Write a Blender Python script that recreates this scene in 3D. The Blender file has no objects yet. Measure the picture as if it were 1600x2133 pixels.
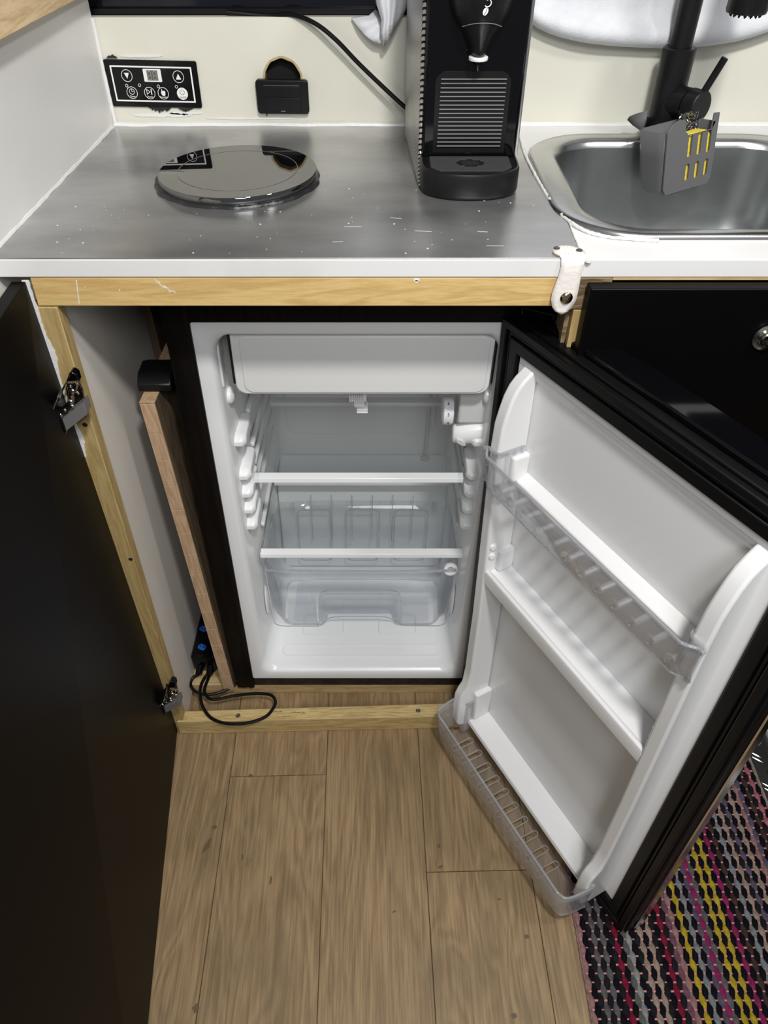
import bpy, bmesh, math, random
from mathutils import Matrix, Vector
random.seed(7)
S = bpy.context.scene
C = S.collection
R = math.radians
PI = math.pi

# ------------------------------------------------------------ camera, world, lights
cam = bpy.data.cameras.new('camera'); co = bpy.data.objects.new('camera', cam); C.objects.link(co)
co.location = (0, -.733, 1.28); co.rotation_euler = (R(90 - 43.2), 0, 0)
cam.sensor_fit = 'VERTICAL'; cam.sensor_height = 24; cam.lens = 24 * 1502 / 2133; cam.clip_start = .02
S.camera = co
S.cycles.transparent_max_bounces = 40
w = bpy.data.worlds.new('world'); S.world = w; w.use_nodes = True
w.node_tree.nodes['Background'].inputs[0].default_value = (.93, .96, 1, 1)
w.node_tree.nodes['Background'].inputs[1].default_value = .22
def area(name, loc, size, power, col, target):
    l = bpy.data.lights.new(name, 'AREA'); l.shape = 'DISK'; l.size = size; l.energy = power; l.color = col
    o = bpy.data.objects.new(name, l); C.objects.link(o); o.location = loc
    o.rotation_euler = (Vector(target) - Vector(loc)).to_track_quat('-Z', 'Y').to_euler()
area('ceiling_light_front', (.20, -.76, 1.98), .13, 16.5, (1, .975, .94), (0, 0, .4))
area('ceiling_light_sink', (.80, -.45, 1.95), .15, 6, (1, .985, .97), (.2, .1, .6))
area('ceiling_light_aisle', (.1, -1.5, 1.98), .5, 12, (.95, .97, 1), (0, 0, .3))
S.view_settings.view_transform = 'Standard'; S.view_settings.look = 'None'
S.view_settings.gamma = 1; S.view_settings.use_curve_mapping = False; S.view_settings.exposure = 0

# ------------------------------------------------------------ materials
def mat(name, col, rough=.5, metal=0, spec=.5, noise=None, col2=None, bump=None, stretch=(1, 1, 1), coat=0, ior=None, rvar=0):
    m = bpy.data.materials.new(name); m.use_nodes = True
    n, l = m.node_tree.nodes, m.node_tree.links
    b = n['Principled BSDF']
    b.inputs['Base Color'].default_value = (*col, 1); b.inputs['Roughness'].default_value = rough
    b.inputs['Metallic'].default_value = metal; b.inputs['Specular IOR Level'].default_value = spec
    b.inputs['Coat Weight'].default_value = coat; b.inputs['Coat Roughness'].default_value = .08
    if ior: b.inputs['IOR'].default_value = ior
    if noise or bump:
        tc = n.new('ShaderNodeTexCoord'); mp = n.new('ShaderNodeMapping'); mp.inputs['Scale'].default_value = stretch
        l.new(tc.outputs['Object'], mp.inputs['Vector'])
    if noise:
        sc, lo, hi = noise
        t = n.new('ShaderNodeTexNoise'); t.inputs['Scale'].default_value = sc; t.inputs['Detail'].default_value = 6
        l.new(mp.outputs[0], t.inputs['Vector'])
        r = n.new('ShaderNodeValToRGB'); r.color_ramp.elements[0].position = lo; r.color_ramp.elements[1].position = hi
        r.color_ramp.elements[0].color = (*(col2 or col), 1); r.color_ramp.elements[1].color = (*col, 1)
        l.new(t.outputs['Fac'], r.inputs['Fac']); l.new(r.outputs['Color'], b.inputs['Base Color'])
        if rvar:
            q = n.new('ShaderNodeMapRange'); q.inputs[3].default_value = rough - rvar; q.inputs[4].default_value = rough + rvar
            l.new(t.outputs['Fac'], q.inputs[0]); l.new(q.outputs[0], b.inputs['Roughness'])
    if bump:
        sc, st = bump
        t2 = n.new('ShaderNodeTexNoise'); t2.inputs['Scale'].default_value = sc; t2.inputs['Detail'].default_value = 4
        l.new(mp.outputs[0], t2.inputs['Vector'])
        bp = n.new('ShaderNodeBump'); bp.inputs['Strength'].default_value = st; bp.inputs['Distance'].default_value = .002
        l.new(t2.outputs['Fac'], bp.inputs['Height']); l.new(bp.outputs[0], b.inputs['Normal'])
    return m

def wood(name, c1, c2, axis='y', scale=9, stretch=12, rough=.6, dark=None, bump=.25, rnd=False, ring=.10, rf=42, big_map=None):
    """grain runs along `axis`; rings distorted by noise, plus fine fibre"""
    m = bpy.data.materials.new(name); m.use_nodes = True
    n, l = m.node_tree.nodes, m.node_tree.links; b = n['Principled BSDF']; b.inputs['Roughness'].default_value = rough
    b.inputs['Specular IOR Level'].default_value = .35
    tc = n.new('ShaderNodeTexCoord'); mp = n.new('ShaderNodeMapping')
    s = [stretch] * 3; s['xyz'.index(axis)] = 1
    mp.inputs['Scale'].default_value = s
    l.new(tc.outputs['Object'], mp.inputs['Vector'])
    vec = mp.outputs[0]
    if rnd:
        oi = n.new('ShaderNodeObjectInfo'); ad = n.new('ShaderNodeVectorMath'); ad.operation = 'ADD'
        cx = n.new('ShaderNodeCombineXYZ'); mu = n.new('ShaderNodeMath'); mu.operation = 'MULTIPLY'; mu.inputs[1].default_value = 37
        l.new(oi.outputs['Random'], mu.inputs[0])
        for k in range(3): l.new(mu.outputs[0], cx.inputs[k])
        l.new(mp.outputs[0], ad.inputs[0]); l.new(cx.outputs[0], ad.inputs[1]); vec = ad.outputs[0]
    big = n.new('ShaderNodeTexNoise'); big.inputs['Scale'].default_value = scale * .28; big.inputs['Detail'].default_value = 5
    big.inputs['Distortion'].default_value = 1.2
    if big_map:
        bmp = n.new('ShaderNodeMapping'); bmp.inputs['Scale'].default_value = big_map; l.new(tc.outputs['Object'], bmp.inputs['Vector'])
        ad2 = n.new('ShaderNodeVectorMath'); ad2.operation = 'ADD'; l.new(bmp.outputs[0], ad2.inputs[0]); l.new(cx.outputs[0], ad2.inputs[1])
        big.inputs['Scale'].default_value = 1; big.inputs['Detail'].default_value = 3; big.inputs['Distortion'].default_value = .5; l.new(ad2.outputs[0], big.inputs['Vector'])
    else: l.new(vec, big.inputs['Vector'])
    fine = n.new('ShaderNodeTexNoise'); fine.inputs['Scale'].default_value = scale * 2.6; fine.inputs['Detail'].default_value = 8
    fine.inputs['Roughness'].default_value = .72
    l.new(vec, fine.inputs['Vector'])
    # growth rings: sine of the big noise
    ml = n.new('ShaderNodeMath'); ml.operation = 'MULTIPLY'; ml.inputs[1].default_value = rf
    sn = n.new('ShaderNodeMath'); sn.operation = 'SINE'
    l.new(big.outputs['Fac'], ml.inputs[0]); l.new(ml.outputs[0], sn.inputs[0])
    a = n.new('ShaderNodeMath'); a.operation = 'MULTIPLY_ADD'; a.inputs[1].default_value = ring
    l.new(sn.outputs[0], a.inputs[0]); l.new(fine.outputs['Fac'], a.inputs[2])
    rp = n.new('ShaderNodeValToRGB'); rp.color_ramp.elements[0].position = .36; rp.color_ramp.elements[1].position = .64
    rp.color_ramp.elements[0].color = (*c2, 1); rp.color_ramp.elements[1].color = (*c1, 1)
    l.new(a.outputs[0], rp.inputs['Fac'])
    out = rp.outputs['Color']
    if dark:
        cl = n.new('ShaderNodeTexNoise'); cl.inputs['Scale'].default_value = 7; cl.inputs['Detail'].default_value = 5
        m2 = n.new('ShaderNodeMapping'); s2 = [2.2] * 3; s2['xyz'.index(axis)] = .9; m2.inputs['Scale'].default_value = s2
        l.new(tc.outputs['Object'], m2.inputs['Vector']); l.new(m2.outputs[0], cl.inputs['Vector'])
        r2 = n.new('ShaderNodeValToRGB'); r2.color_ramp.elements[0].position = .5; r2.color_ramp.elements[1].position = .74
        r2.color_ramp.elements[0].color = (0, 0, 0, 1); r2.color_ramp.elements[1].color = (.8, .8, .8, 1)
        l.new(cl.outputs['Fac'], r2.inputs['Fac'])
        mx = n.new('ShaderNodeMixRGB'); mx.inputs[2].default_value = (*dark, 1)
        l.new(r2.outputs['Color'], mx.inputs[0]); l.new(out, mx.inputs[1]); out = mx.outputs[0]
    l.new(out, b.inputs['Base Color'])
    bp = n.new('ShaderNodeBump'); bp.inputs['Strength'].default_value = bump; bp.inputs['Distance'].default_value = .001
    l.new(a.outputs[0], bp.inputs['Height']); l.new(bp.outputs[0], b.inputs['Normal'])
    return m

def clear(name, tint=(.93, .95, .97), gloss=.06, rough=.03, haze=0.0, edge=.75):
    """thin clear plastic or glass pane: see-through, fresnel reflection, a little milky haze"""
    m = bpy.data.materials.new(name); m.use_nodes = True
    n, l = m.node_tree.nodes, m.node_tree.links
    n.remove(n['Principled BSDF']); o = n['Material Output']
    t = n.new('ShaderNodeBsdfTransparent'); t.inputs[0].default_value = (*tint, 1)
    g = n.new('ShaderNodeBsdfGlossy'); g.inputs['Roughness'].default_value = rough
    d = n.new('ShaderNodeBsdfDiffuse'); d.inputs[0].default_value = (.8, .82, .86, 1)
    mh = n.new('ShaderNodeMixShader'); mh.inputs[0].default_value = haze
    l.new(t.outputs[0], mh.inputs[1]); l.new(d.outputs[0], mh.inputs[2])
    lw = n.new('ShaderNodeLayerWeight'); lw.inputs[0].default_value = .5
    pw = n.new('ShaderNodeMath'); pw.operation = 'POWER'; pw.inputs[1].default_value = 3.2; l.new(lw.outputs['Facing'], pw.inputs[0])
    ma = n.new('ShaderNodeMath'); ma.operation = 'MULTIPLY_ADD'; ma.inputs[1].default_value = edge; ma.inputs[2].default_value = gloss
    l.new(pw.outputs[0], ma.inputs[0])
    mx = n.new('ShaderNodeMixShader'); l.new(ma.outputs[0], mx.inputs[0]); l.new(mh.outputs[0], mx.inputs[1]); l.new(g.outputs[0], mx.inputs[2])
    l.new(mx.outputs[0], o.inputs[0])
    return m

M = dict(
    cream=mat('cream_paint', (.70, .69, .60), .42, noise=(5, .3, .62), col2=(.64, .625, .54), bump=(60, .08)),
    whitewall=mat('white_side_paint', (.80, .79, .76), .4, noise=(4, .3, .65), col2=(.72, .71, .68), bump=(50, .08)),
    topwhite=mat('white_worktop_laminate', (.72, .72, .71), .3, noise=(9, .3, .5), col2=(.66, .655, .63)),
    caulk=mat('white_sealant', (.74, .74, .72), .4, bump=(90, .5)),
    alu=mat('aluminium_sheet', (.60, .60, .60), .30, .82, noise=(6, .32, .68), col2=(.36, .36, .36), stretch=(1, 2.2, 1), bump=(220, .03), rvar=.10),
    steel=mat('brushed_steel', (.60, .60, .60), .27, 1, noise=(30, .3, .7), col2=(.54, .54, .54), stretch=(1, 10, 10)),
    basin=mat('satin_basin_steel', (.46, .48, .48), .34, 1, noise=(40, .3, .7), col2=(.42, .44, .44)),
    hob=mat('black_ceramic_glass', (.004, .004, .005), .015, ior=2.1, spec=.75),
    seal=mat('black_sealant', (.015, .015, .016), .38, bump=(120, .6)),
    blackplastic=mat('black_plastic', (.006, .006, .0065), .36, spec=.3),
    blackgloss=mat('gloss_black_plastic', (.0018, .0018, .0025), .08, spec=.35),
    blackmatt=mat('matt_black_metal', (.006, .006, .0065), .38, spec=.3),
    blackpaint=mat('black_painted_board', (.0016, .0016, .0017), .42, spec=.09, noise=(3, .35, .7), col2=(.003, .002, .0016), bump=(40, .05)),
    blackdoor=mat('black_laminate_door', (.0040, .0029, .0024), .42, spec=.08, noise=(2.5, .35, .7), col2=(.0024, .0020, .0020), bump=(30, .04)),
    blackrough=mat('black_painted_timber', (.0035, .003, .003), .40, spec=.12, noise=(60, .3, .7), col2=(.008, .006, .005), stretch=(1, 1, .1), bump=(90, .9)),
    rubber=mat('black_rubber', (.003, .003, .0033), .42, spec=.25),
    darkbrown=mat('dark_brown_gasket', (.015, .012, .010), .4, spec=.3, noise=(60, .35, .6), col2=(.035, .025, .018), bump=(140, .5)),
    fridgewhite=mat('white_fridge_plastic', (.80, .81, .815), .22, spec=.5),
    doorwhite=mat('white_door_liner', (.80, .80, .80), .2, spec=.5),
    freezer=mat('white_freezer_flap', (.78, .785, .775), .24),
    greyplastic=mat('grey_dial_plastic', (.62, .63, .62), .25),
    barwhite=mat('shelf_bar_white', (.83, .84, .85), .25),
    print=mat('white_print', (.80, .80, .78), .4),
    greyprint=mat('grey_print', (.2, .2, .2), .4), lcd=mat('display_grey', (.10, .10, .09), .25), seg=mat('segment_grey', (.35, .35, .33), .4),
    darkprint=mat('dark_print', (.02, .02, .02), .5),
    pine=wood('pine', (.66, .47, .20), (.54, .35, .13), 'x', 8, 10, .5, bump=.35),
    pineside=wood('pine_post', (.46, .34, .15), (.36, .25, .10), 'z', 8, 10, .55),
    pinesill=wood('pine_sill', (.60, .46, .22), (.42, .29, .11), 'x', 14, 12, .55, bump=.5),
    ply=wood('plywood_base', (.58, .43, .23), (.44, .30, .13), 'x', 9, 8, .6),
    weathered=wood('weathered_wood', (.27, .19, .10), (.10, .065, .035), 'x', 12, 8, .8, bump=1),
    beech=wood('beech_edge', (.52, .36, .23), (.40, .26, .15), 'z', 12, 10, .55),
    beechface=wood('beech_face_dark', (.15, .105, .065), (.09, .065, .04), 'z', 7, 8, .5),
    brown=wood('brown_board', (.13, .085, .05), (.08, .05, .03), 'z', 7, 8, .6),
    oak=wood('oak_cap', (.80, .60, .36), (.60, .42, .22), 'y', 7, 9, .5),
    plank=wood('oak_laminate', (.35, .24, .128), (.195, .13, .064), 'y', 3.2, 34, .5, dark=(.17, .12, .062), rnd=True, bump=.25, ring=.06, rf=95, big_map=(9, 1.7, 1)),
    joint=mat('floor_joint', (.09, .06, .035), .9),
    sidepanel=mat('grey_white_panel', (.80, .76, .70), .5, noise=(4, .3, .7), col2=(.66, .62, .56), stretch=(1, 1, .4)),
    leather=mat('white_leather', (.76, .72, .68), .5, bump=(220, .3)), brass=mat('antique_brass', (.42, .36, .24), .18, 1),
    chrome=mat('worn_chrome', (.62, .59, .52), .2, 1, noise=(90, .35, .65), col2=(.22, .19, .14), bump=(160, .5)),
    chromeplain=mat('satin_chrome', (.7, .69, .67), .2, 1), screwmat=mat('screw_steel', (.25, .22, .17), .35, 1),
    curtain=mat('white_curtain_cloth', (.70, .71, .74), .85, noise=(40, .3, .7), col2=(.62, .63, .66), bump=(300, .3)),
    caddy=mat('grey_silicone', (.125, .125, .13), .5), sponge=mat('yellow_sponge', (.80, .62, .06), .9, bump=(300, .8)),
    scour=mat('scouring_steel', (.55, .55, .55), .22, 1), blue=mat('blue_socket', (.015, .11, .55), .4),
    gap=mat('dark_cavity', (.004, .004, .004), .9), raw=mat('raw_cut_board', (.50, .38, .20), .85, bump=(200, .8)),
    warp=mat('pink_warp', (.62, .24, .22), .85), check=mat('checker_plate_alu', (.26, .26, .26), .38, 1, noise=(12, .3, .7), col2=(.17, .17, .17)),
    ceil=mat('ceiling_paint', (.7, .7, .68), .6), winglass=mat('dark_window', (.004, .005, .009), .06),
    clear=clear('clear_plastic', (.972, .978, .988), .035, .05, .02, .55), glass=clear('shelf_glass', (.975, .985, .98), .05, .02, .01, .5), rimclear=clear('clear_rim', (.90, .90, .91), .25, .10, .22, .6),
    rackmilk=clear('milky_rack_plastic', (.93, .925, .93), .05, .08, .20, .5),
    rackclear=clear('clear_rack_plastic', (.965, .965, .97), .04, .04, .03, .6),
    hingegrey=mat('grey_hinge_face', (.22, .21, .21), .4, .3), trayrib=mat('tray_rib_black', (.05, .05, .05), .35), knot=mat('wood_knot', (.12, .08, .042), .6),
    crackbrown=mat('crack_brown', (.03, .02, .012), .8),  # flat dark brown of the cracks in the batten
)

# machine side: perforated silver with diagonal slots
def slotmat():
    m = mat('perforated_silver', (.52, .50, .47), .3, .85)
    n, l = m.node_tree.nodes, m.node_tree.links; b = n['Principled BSDF']
    tc = n.new('ShaderNodeTexCoord'); mp = n.new('ShaderNodeMapping'); mp.inputs['Rotation'].default_value = (R(38), 0, 0)
    wv = n.new('ShaderNodeTexWave'); wv.bands_direction = 'Z'; wv.inputs['Scale'].default_value = 62
    l.new(tc.outputs['Object'], mp.inputs[0]); l.new(mp.outputs[0], wv.inputs['Vector'])
    r = n.new('ShaderNodeValToRGB'); r.color_ramp.elements[0].position = .28; r.color_ramp.elements[1].position = .4
    r.color_ramp.elements[0].color = (.02, .02, .02, 1); r.color_ramp.elements[1].color = (.52, .50, .47, 1)
    l.new(wv.outputs['Fac'], r.inputs[0]); l.new(r.outputs[0], b.inputs['Base Color'])
    return m
M['slots'] = slotmat()

# ------------------------------------------------------------ mesh helpers
def bm_(): return bmesh.new()
def rotp(P, a, cx, cy): return [(cx + x * math.cos(a) - y * math.sin(a), cy + x * math.sin(a) + y * math.cos(a)) for x, y in P]
def sstep(a, b, x): t = min(max((x - a) / (b - a), 0), 1); return t * t * (3 - 2 * t)
def box(bm, x0, x1, y0, y1, z0, z1):
    v = [bm.verts.new(p) for p in ((x0, y0, z0), (x1, y0, z0), (x1, y1, z0), (x0, y1, z0), (x0, y0, z1), (x1, y0, z1), (x1, y1, z1), (x0, y1, z1))]
    for f in ((3, 2, 1, 0), (4, 5, 6, 7), (0, 1, 5, 4), (1, 2, 6, 5), (2, 3, 7, 6), (3, 0, 4, 7)): bm.faces.new([v[i] for i in f])
    return v
def hexa(bm, p):
    v = [bm.verts.new(q) for q in p]
    for f in ((3, 2, 1, 0), (4, 5, 6, 7), (0, 1, 5, 4), (1, 2, 6, 5), (2, 3, 7, 6), (3, 0, 4, 7)): bm.faces.new([v[i] for i in f])
def put(axis, a, b, c):
    """a,b in-plane, c along axis: x:(c,a,b) y:(a,c,b) z:(a,b,c)"""
    return (c, a, b) if axis == 'x' else (a, c, b) if axis == 'y' else (a, b, c)
def prism(bm, pts, axis, c0, c1):
    lo = [bm.verts.new(put(axis, a, b, c0)) for a, b in pts]; hi = [bm.verts.new(put(axis, a, b, c1)) for a, b in pts]
    bm.faces.new(lo[::-1]); bm.faces.new(hi); k = len(pts)
    for i in range(k): bm.faces.new((lo[i], lo[(i + 1) % k], hi[(i + 1) % k], hi[i]))
def rrect(a0, a1, b0, b1, r, n=6, rs=None):
    rs = rs or (r, r, r, r); out = []
    for (cx, cy, s), rr in zip((((a1), (b1), 0), ((a0), (b1), 1), ((a0), (b0), 2), ((a1), (b0), 3)), rs):
        ox = cx - rr if s in (0, 3) else cx + rr; oy = cy - rr if s in (0, 1) else cy + rr
        for i in range(n + 1):
            t = PI / 2 * (s + i / n); out.append((ox + rr * math.cos(t), oy + rr * math.sin(t)))
    return out
def circ(cx, cy, r, n=24, ry=None): return [(cx + r * math.cos(2 * PI * i / n), cy + (ry or r) * math.sin(2 * PI * i / n)) for i in range(n)]
def plate(bm, outer, holes, axis, c0, c1):
    """flat plate with holes"""
    tmp = bmesh.new(); loops = []
    for L in [outer] + holes:
        vs = [tmp.verts.new((a, b, 0)) for a, b in L]; loops.append(vs)
        for i in range(len(vs)): tmp.edges.new((vs[i], vs[(i + 1) % len(vs)]))
    bmesh.ops.triangle_fill(tmp, use_beauty=True, edges=tmp.edges[:], normal=(0, 0, 1))
    tmp.verts.index_update()
    V0 = [bm.verts.new(put(axis, v.co.x, v.co.y, c0)) for v in tmp.verts]; V1 = [bm.verts.new(put(axis, v.co.x, v.co.y, c1)) for v in tmp.verts]
    for f in tmp.faces:
        ix = [v.index for v in f.verts]; bm.faces.new([V0[i] for i in ix[::-1]]); bm.faces.new([V1[i] for i in ix])
    for vs in loops:
        ix = [v.index for v in vs]
        for i in range(len(ix)):
            a, b = ix[i], ix[(i + 1) % len(ix)]; bm.faces.new((V0[a], V0[b], V1[b], V1[a]))
    tmp.free()
def loft(bm, rings, cap0=False, cap1=False, closed=True):
    vs = [[bm.verts.new(p) for p in r] for r in rings]; k = len(rings[0])
    for a, b in zip(vs, vs[1:]):
        for i in range(k if closed else k - 1): bm.faces.new((a[i], a[(i + 1) % k], b[(i + 1) % k], b[i]))
    if cap0: bm.faces.new(vs[0][::-1])
    if cap1: bm.faces.new(vs[-1])
    return vs
def smoothpath(p, n=8):
    """Catmull-Rom"""
    P = [Vector(q) for q in p]; P = [P[0] * 2 - P[1]] + P + [P[-1] * 2 - P[-2]]; out = []
    for i in range(1, len(P) - 2):
        for k in range(n):
            t = k / n
            out.append(.5 * ((2 * P[i]) + (P[i + 1] - P[i - 1]) * t + (2 * P[i - 1] - 5 * P[i] + 4 * P[i + 1] - P[i + 2]) * t * t + (3 * P[i] - P[i - 1] - 3 * P[i + 1] + P[i + 2]) * t ** 3))
    out.append(P[-2]); return out
def tube(bm, path, r, seg=8, closed=False, caps=True):
    P = [Vector(q) for q in path]; rings = []; up = Vector((0, 0, 1)); N = len(P)
    t0 = (P[1] - P[0]).normalized(); nrm = t0.cross(up if abs(t0.z) < .9 else Vector((1, 0, 0))).normalized()
    for i, p in enumerate(P):
        t = ((P[(i + 1) % N] if closed else P[min(i + 1, N - 1)]) - (P[i - 1] if closed or i else P[0])).normalized()
        nrm = (nrm - t * nrm.dot(t)).normalized(); b = t.cross(nrm)
        rr = r(i / (N - 1)) if callable(r) else r
        rings.append([p + (nrm * math.cos(2 * PI * k / seg) + b * math.sin(2 * PI * k / seg)) * rr for k in range(seg)])
    if closed: rings.append(rings[0])
    loft(bm, rings, caps and not closed, caps and not closed)
def lathe(bm, prof, c, d=(0, 0, 1), seg=32):
    """prof: (radius, height along d)"""
    d = Vector(d).normalized(); a = d.cross(Vector((0, 1, 0)) if abs(d.y) < .9 else Vector((1, 0, 0))).normalized(); b = d.cross(a); c = Vector(c)
    rings = [[c + d * h + (a * math.cos(2 * PI * k / seg) + b * math.sin(2 * PI * k / seg)) * max(r, 1e-5) for k in range(seg)] for r, h in prof]
    loft(bm, rings, True, True)
def cyl(bm, p0, p1, r, seg=24, ch=0):
    p0, p1 = Vector(p0), Vector(p1); L = (p1 - p0).length
    lathe(bm, [(r - ch, 0), (r, ch), (r, L - ch), (r - ch, L)] if ch else [(r, 0), (r, L)], p0, p1 - p0, seg)

def at_y(u, v, y):
    sp, cp_ = math.sin(R(43.2)), math.cos(R(43.2)); X, Y = (u - 800), (1066.5 - v)
    d = Vector((X, Y * sp + 1502 * cp_, Y * cp_ - 1502 * sp)); t = (y + .733) / d.y
    return Vector((0, -.733, 1.28)) + d * t
def at_z(u, v, z):
    sp, cp_ = math.sin(R(43.2)), math.cos(R(43.2)); X, Y = (u - 800), (1066.5 - v)
    d = Vector((X, Y * sp + 1502 * cp_, Y * cp_ - 1502 * sp)); t = (z - 1.28) / d.z
    return Vector((0, -.733, 1.28)) + d * t
MW = {}
def W(o): return MW.get(o.name, Matrix.Identity(4))
def obj(name, bm, m, parent=None, smooth=True, bevel=0, bseg=2, solid=0, sub=0, mx=None, angle=35, merge=False, shear=0):
    if shear:
        for v in bm.verts: v.co.x += shear * (v.co.z - .83)
    if merge: bmesh.ops.remove_doubles(bm, verts=bm.verts[:], dist=1e-5)
    bmesh.ops.recalc_face_normals(bm, faces=bm.faces[:])
    me = bpy.data.meshes.new(name); bm.to_mesh(me); bm.free()
    me.materials.append(M[m] if isinstance(m, str) else m)
    if smooth:
        me.polygons.foreach_set('use_smooth', [True] * len(me.polygons)); me.set_sharp_from_angle(angle=R(angle))
    o = bpy.data.objects.new(name, me); C.objects.link(o)
    wm = mx if mx is not None else Matrix.Identity(4)
    MW[o.name] = wm
    if parent:
        o.parent = parent; o.matrix_basis = W(parent).inverted() @ wm
    else: o.matrix_basis = wm
    if solid:
        s = o.modifiers.new('thickness', 'SOLIDIFY'); s.thickness = solid; s.offset = 0
    if sub:
        s = o.modifiers.new('sub', 'SUBSURF'); s.levels = sub; s.render_levels = sub
    if bevel:
        b = o.modifiers.new('bevel', 'BEVEL'); b.width = bevel; b.segments = bseg; b.limit_method = 'ANGLE'; b.angle_limit = R(40)
        b.harden_normals = False
    return o
def boxo(name, m, parent, *b, **k):
    bm = bm_(); box(bm, *b); return obj(name, bm, m, parent, **k)
def tag(o, label=None, cat=None, group=None, kind=None):
    for k, v in (('label', label), ('category', cat), ('group', group), ('kind', kind)):
        if v: o[k] = v
    return o
def thing(name, label, cat, loc=(0, 0, 0), group=None):
    o = bpy.data.objects.new(name, None); C.objects.link(o); o.location = loc; o.empty_display_size = .03
    MW[o.name] = Matrix.Translation(loc); tag(o, label, cat, group); return o
def struct(o): o['kind'] = 'structure'; return o
def text(name, s, size, m, parent, mx, sx=1):
    c = bpy.data.curves.new('t', 'FONT'); c.body = s; c.size = size; c.align_x = 'CENTER'; c.align_y = 'CENTER'; c.extrude = .00012; c.offset = size * .008
    t = bpy.data.objects.new('t', c); C.objects.link(t); bpy.context.view_layer.update()
    me = bpy.data.meshes.new_from_object(t); bpy.data.objects.remove(t); me.materials.clear(); me.materials.append(M[m]); me.name = name
    o = bpy.data.objects.new(name, me); C.objects.link(o); o.parent = parent; MW[o.name] = mx; o.matrix_basis = W(parent).inverted() @ mx @ Matrix.Diagonal((sx, 1, 1, 1))
    return o

ZT = .955        # worktop height
SH = .022        # the fridge and the cabinet side stand a touch out of plumb
# ------------------------------------------------------------ floor and its planks
fl = struct(boxo('floor', 'joint', None, -.75, 1.0, -1.15, .58, -.02, -.0035))
def rotz(a, piv): return Matrix.Translation(piv) @ Matrix.Rotation(a, 4, 'Z') @ Matrix.Translation([-q for q in piv])
FR = Matrix.Rotation(R(1.3), 4, 'Z')
edges = [-.64, -.463, -.289, -.11, .066, .243, .420, .597, .69]
for ci in range(len(edges) - 1):
    x0, x1 = edges[ci], edges[ci + 1]
    cuts = {0: [-1.1, -.4, .53], 2: [-1.1, -.084, .53], 4: [-1.1, -.262, .53], 6: [-1.1, -.6, .53]}.get(ci, [-1.1, -.75, .53])
    for y0, y1 in zip(cuts, cuts[1:]):
        bm = bm_(); box(bm, x0 + .0005, x1 - .0005, y0 + .0005, y1 - .0005, -.0035, 0)
        obj('plank', bm, 'plank', fl, bevel=.0006, bseg=1, smooth=False, mx=FR)

random.seed(77)
for u, v, a, b, t in ((431, 1762, .006, .017, -.35), (447, 1723, .006, .004, 0), (522, 1616, .005, .004, 0), (564, 1834, .003, .009, 0), (915, 1762, .003, .005, 0), (918, 1806, .006, .003, .4), (821, 1899, .004, .002, .3), (1097, 1951, .005, .004, 0), (1071, 2116, .006, .005, .3), (408, 2100, .006, .007, -.2), (505, 1785, .002, .008, .1), (1040, 1873, .005, .002, 0)):
    q = at_z(u, v, 0); bm = bm_()
    P = rotp([(a * random.uniform(.55, 1) * math.cos(2 * PI * i / 14), b * random.uniform(.6, 1) * math.sin(2 * PI * i / 14)) for i in range(14)], t, q.x, q.y)
    prism(bm, P, 'z', -.0008, .00012); obj('knot', bm, 'knot', fl, smooth=False)

# ------------------------------------------------------------ walls, window, ceiling
bm = bm_()
plate(bm, [(-.44, -.02), (.95, -.02), (.95, 1.094), (-.44, 1.094)], [circ(-.149, 1.018, .0285, 28)], 'y', .476, .492)
wb = struct(obj('wall_back', bm, 'cream', smooth=False, bevel=.001))
bm = bm_(); lathe(bm, [(.0288, 0), (.0288, .003), (.0255, .004), (.0255, .0)], (-.149, .4765, 1.018), (0, 1, 0), 40)
bm.free()
bm = bm_(); rings = []
for r, y in ((.0290, .4752), (.0262, .4755), (.0258, .4905), (.0290, .4905)):
    rings.append([(-.149 + (r + .0007 * math.sin(7 * a) * math.sin(3 * a + 1)) * math.cos(a), y, 1.018 + (r + .0006 * math.sin(9 * a)) * math.sin(a)) for a in [2 * PI * i / 60 for i in range(60)]])
loft(bm, rings + [rings[0]]); obj('cut_edge', bm, 'raw', wb)
boxo('hole_light_block', 'gap', wb, -.20, -.10, .493, .50, .96, 1.07, smooth=False)  # black slab added behind the hole to keep stray light out
boxo('wall_ledge_backing', 'gap', wb, -.44, .95, .493, .515, 1.05, 1.0935, smooth=False)
# smears of filler under the panel, scuffs
random.seed(3)
for (x, z, wd, h) in ((-.335, .9705, .045, .004), (-.30, .973, .025, .003), (-.35, 1.0475, .03, .003), (-.20, .966, .07, .002)):
    bm = bm_(); N = 26
    top = [(x - wd + 2 * wd * i / N, z + h * (.4 + random.random() * .6) * abs(math.sin(PI * i / N)) ** .5) for i in range(N + 1)]
    bot = [(x - wd + 2 * wd * i / N, z - h * (.4 + random.random() * .6) * abs(math.sin(PI * i / N)) ** .5) for i in range(N, -1, -1)]
    prism(bm, top[:] + bot[1:-1], 'y', .4749, .477); obj('filler_smear', bm, 'caulk', wb)
win = struct(boxo('window_1', 'winglass', None, -.44, .95, .505, .512, 1.094, 1.75, smooth=False))
bm = bm_(); box(bm, -.44, .95, .494, .504, 1.0945, 1.101); box(bm, -.44, -.425, .494, .504, 1.101, 1.75)
obj('window_frame', bm, 'blackmatt', win)
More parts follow.
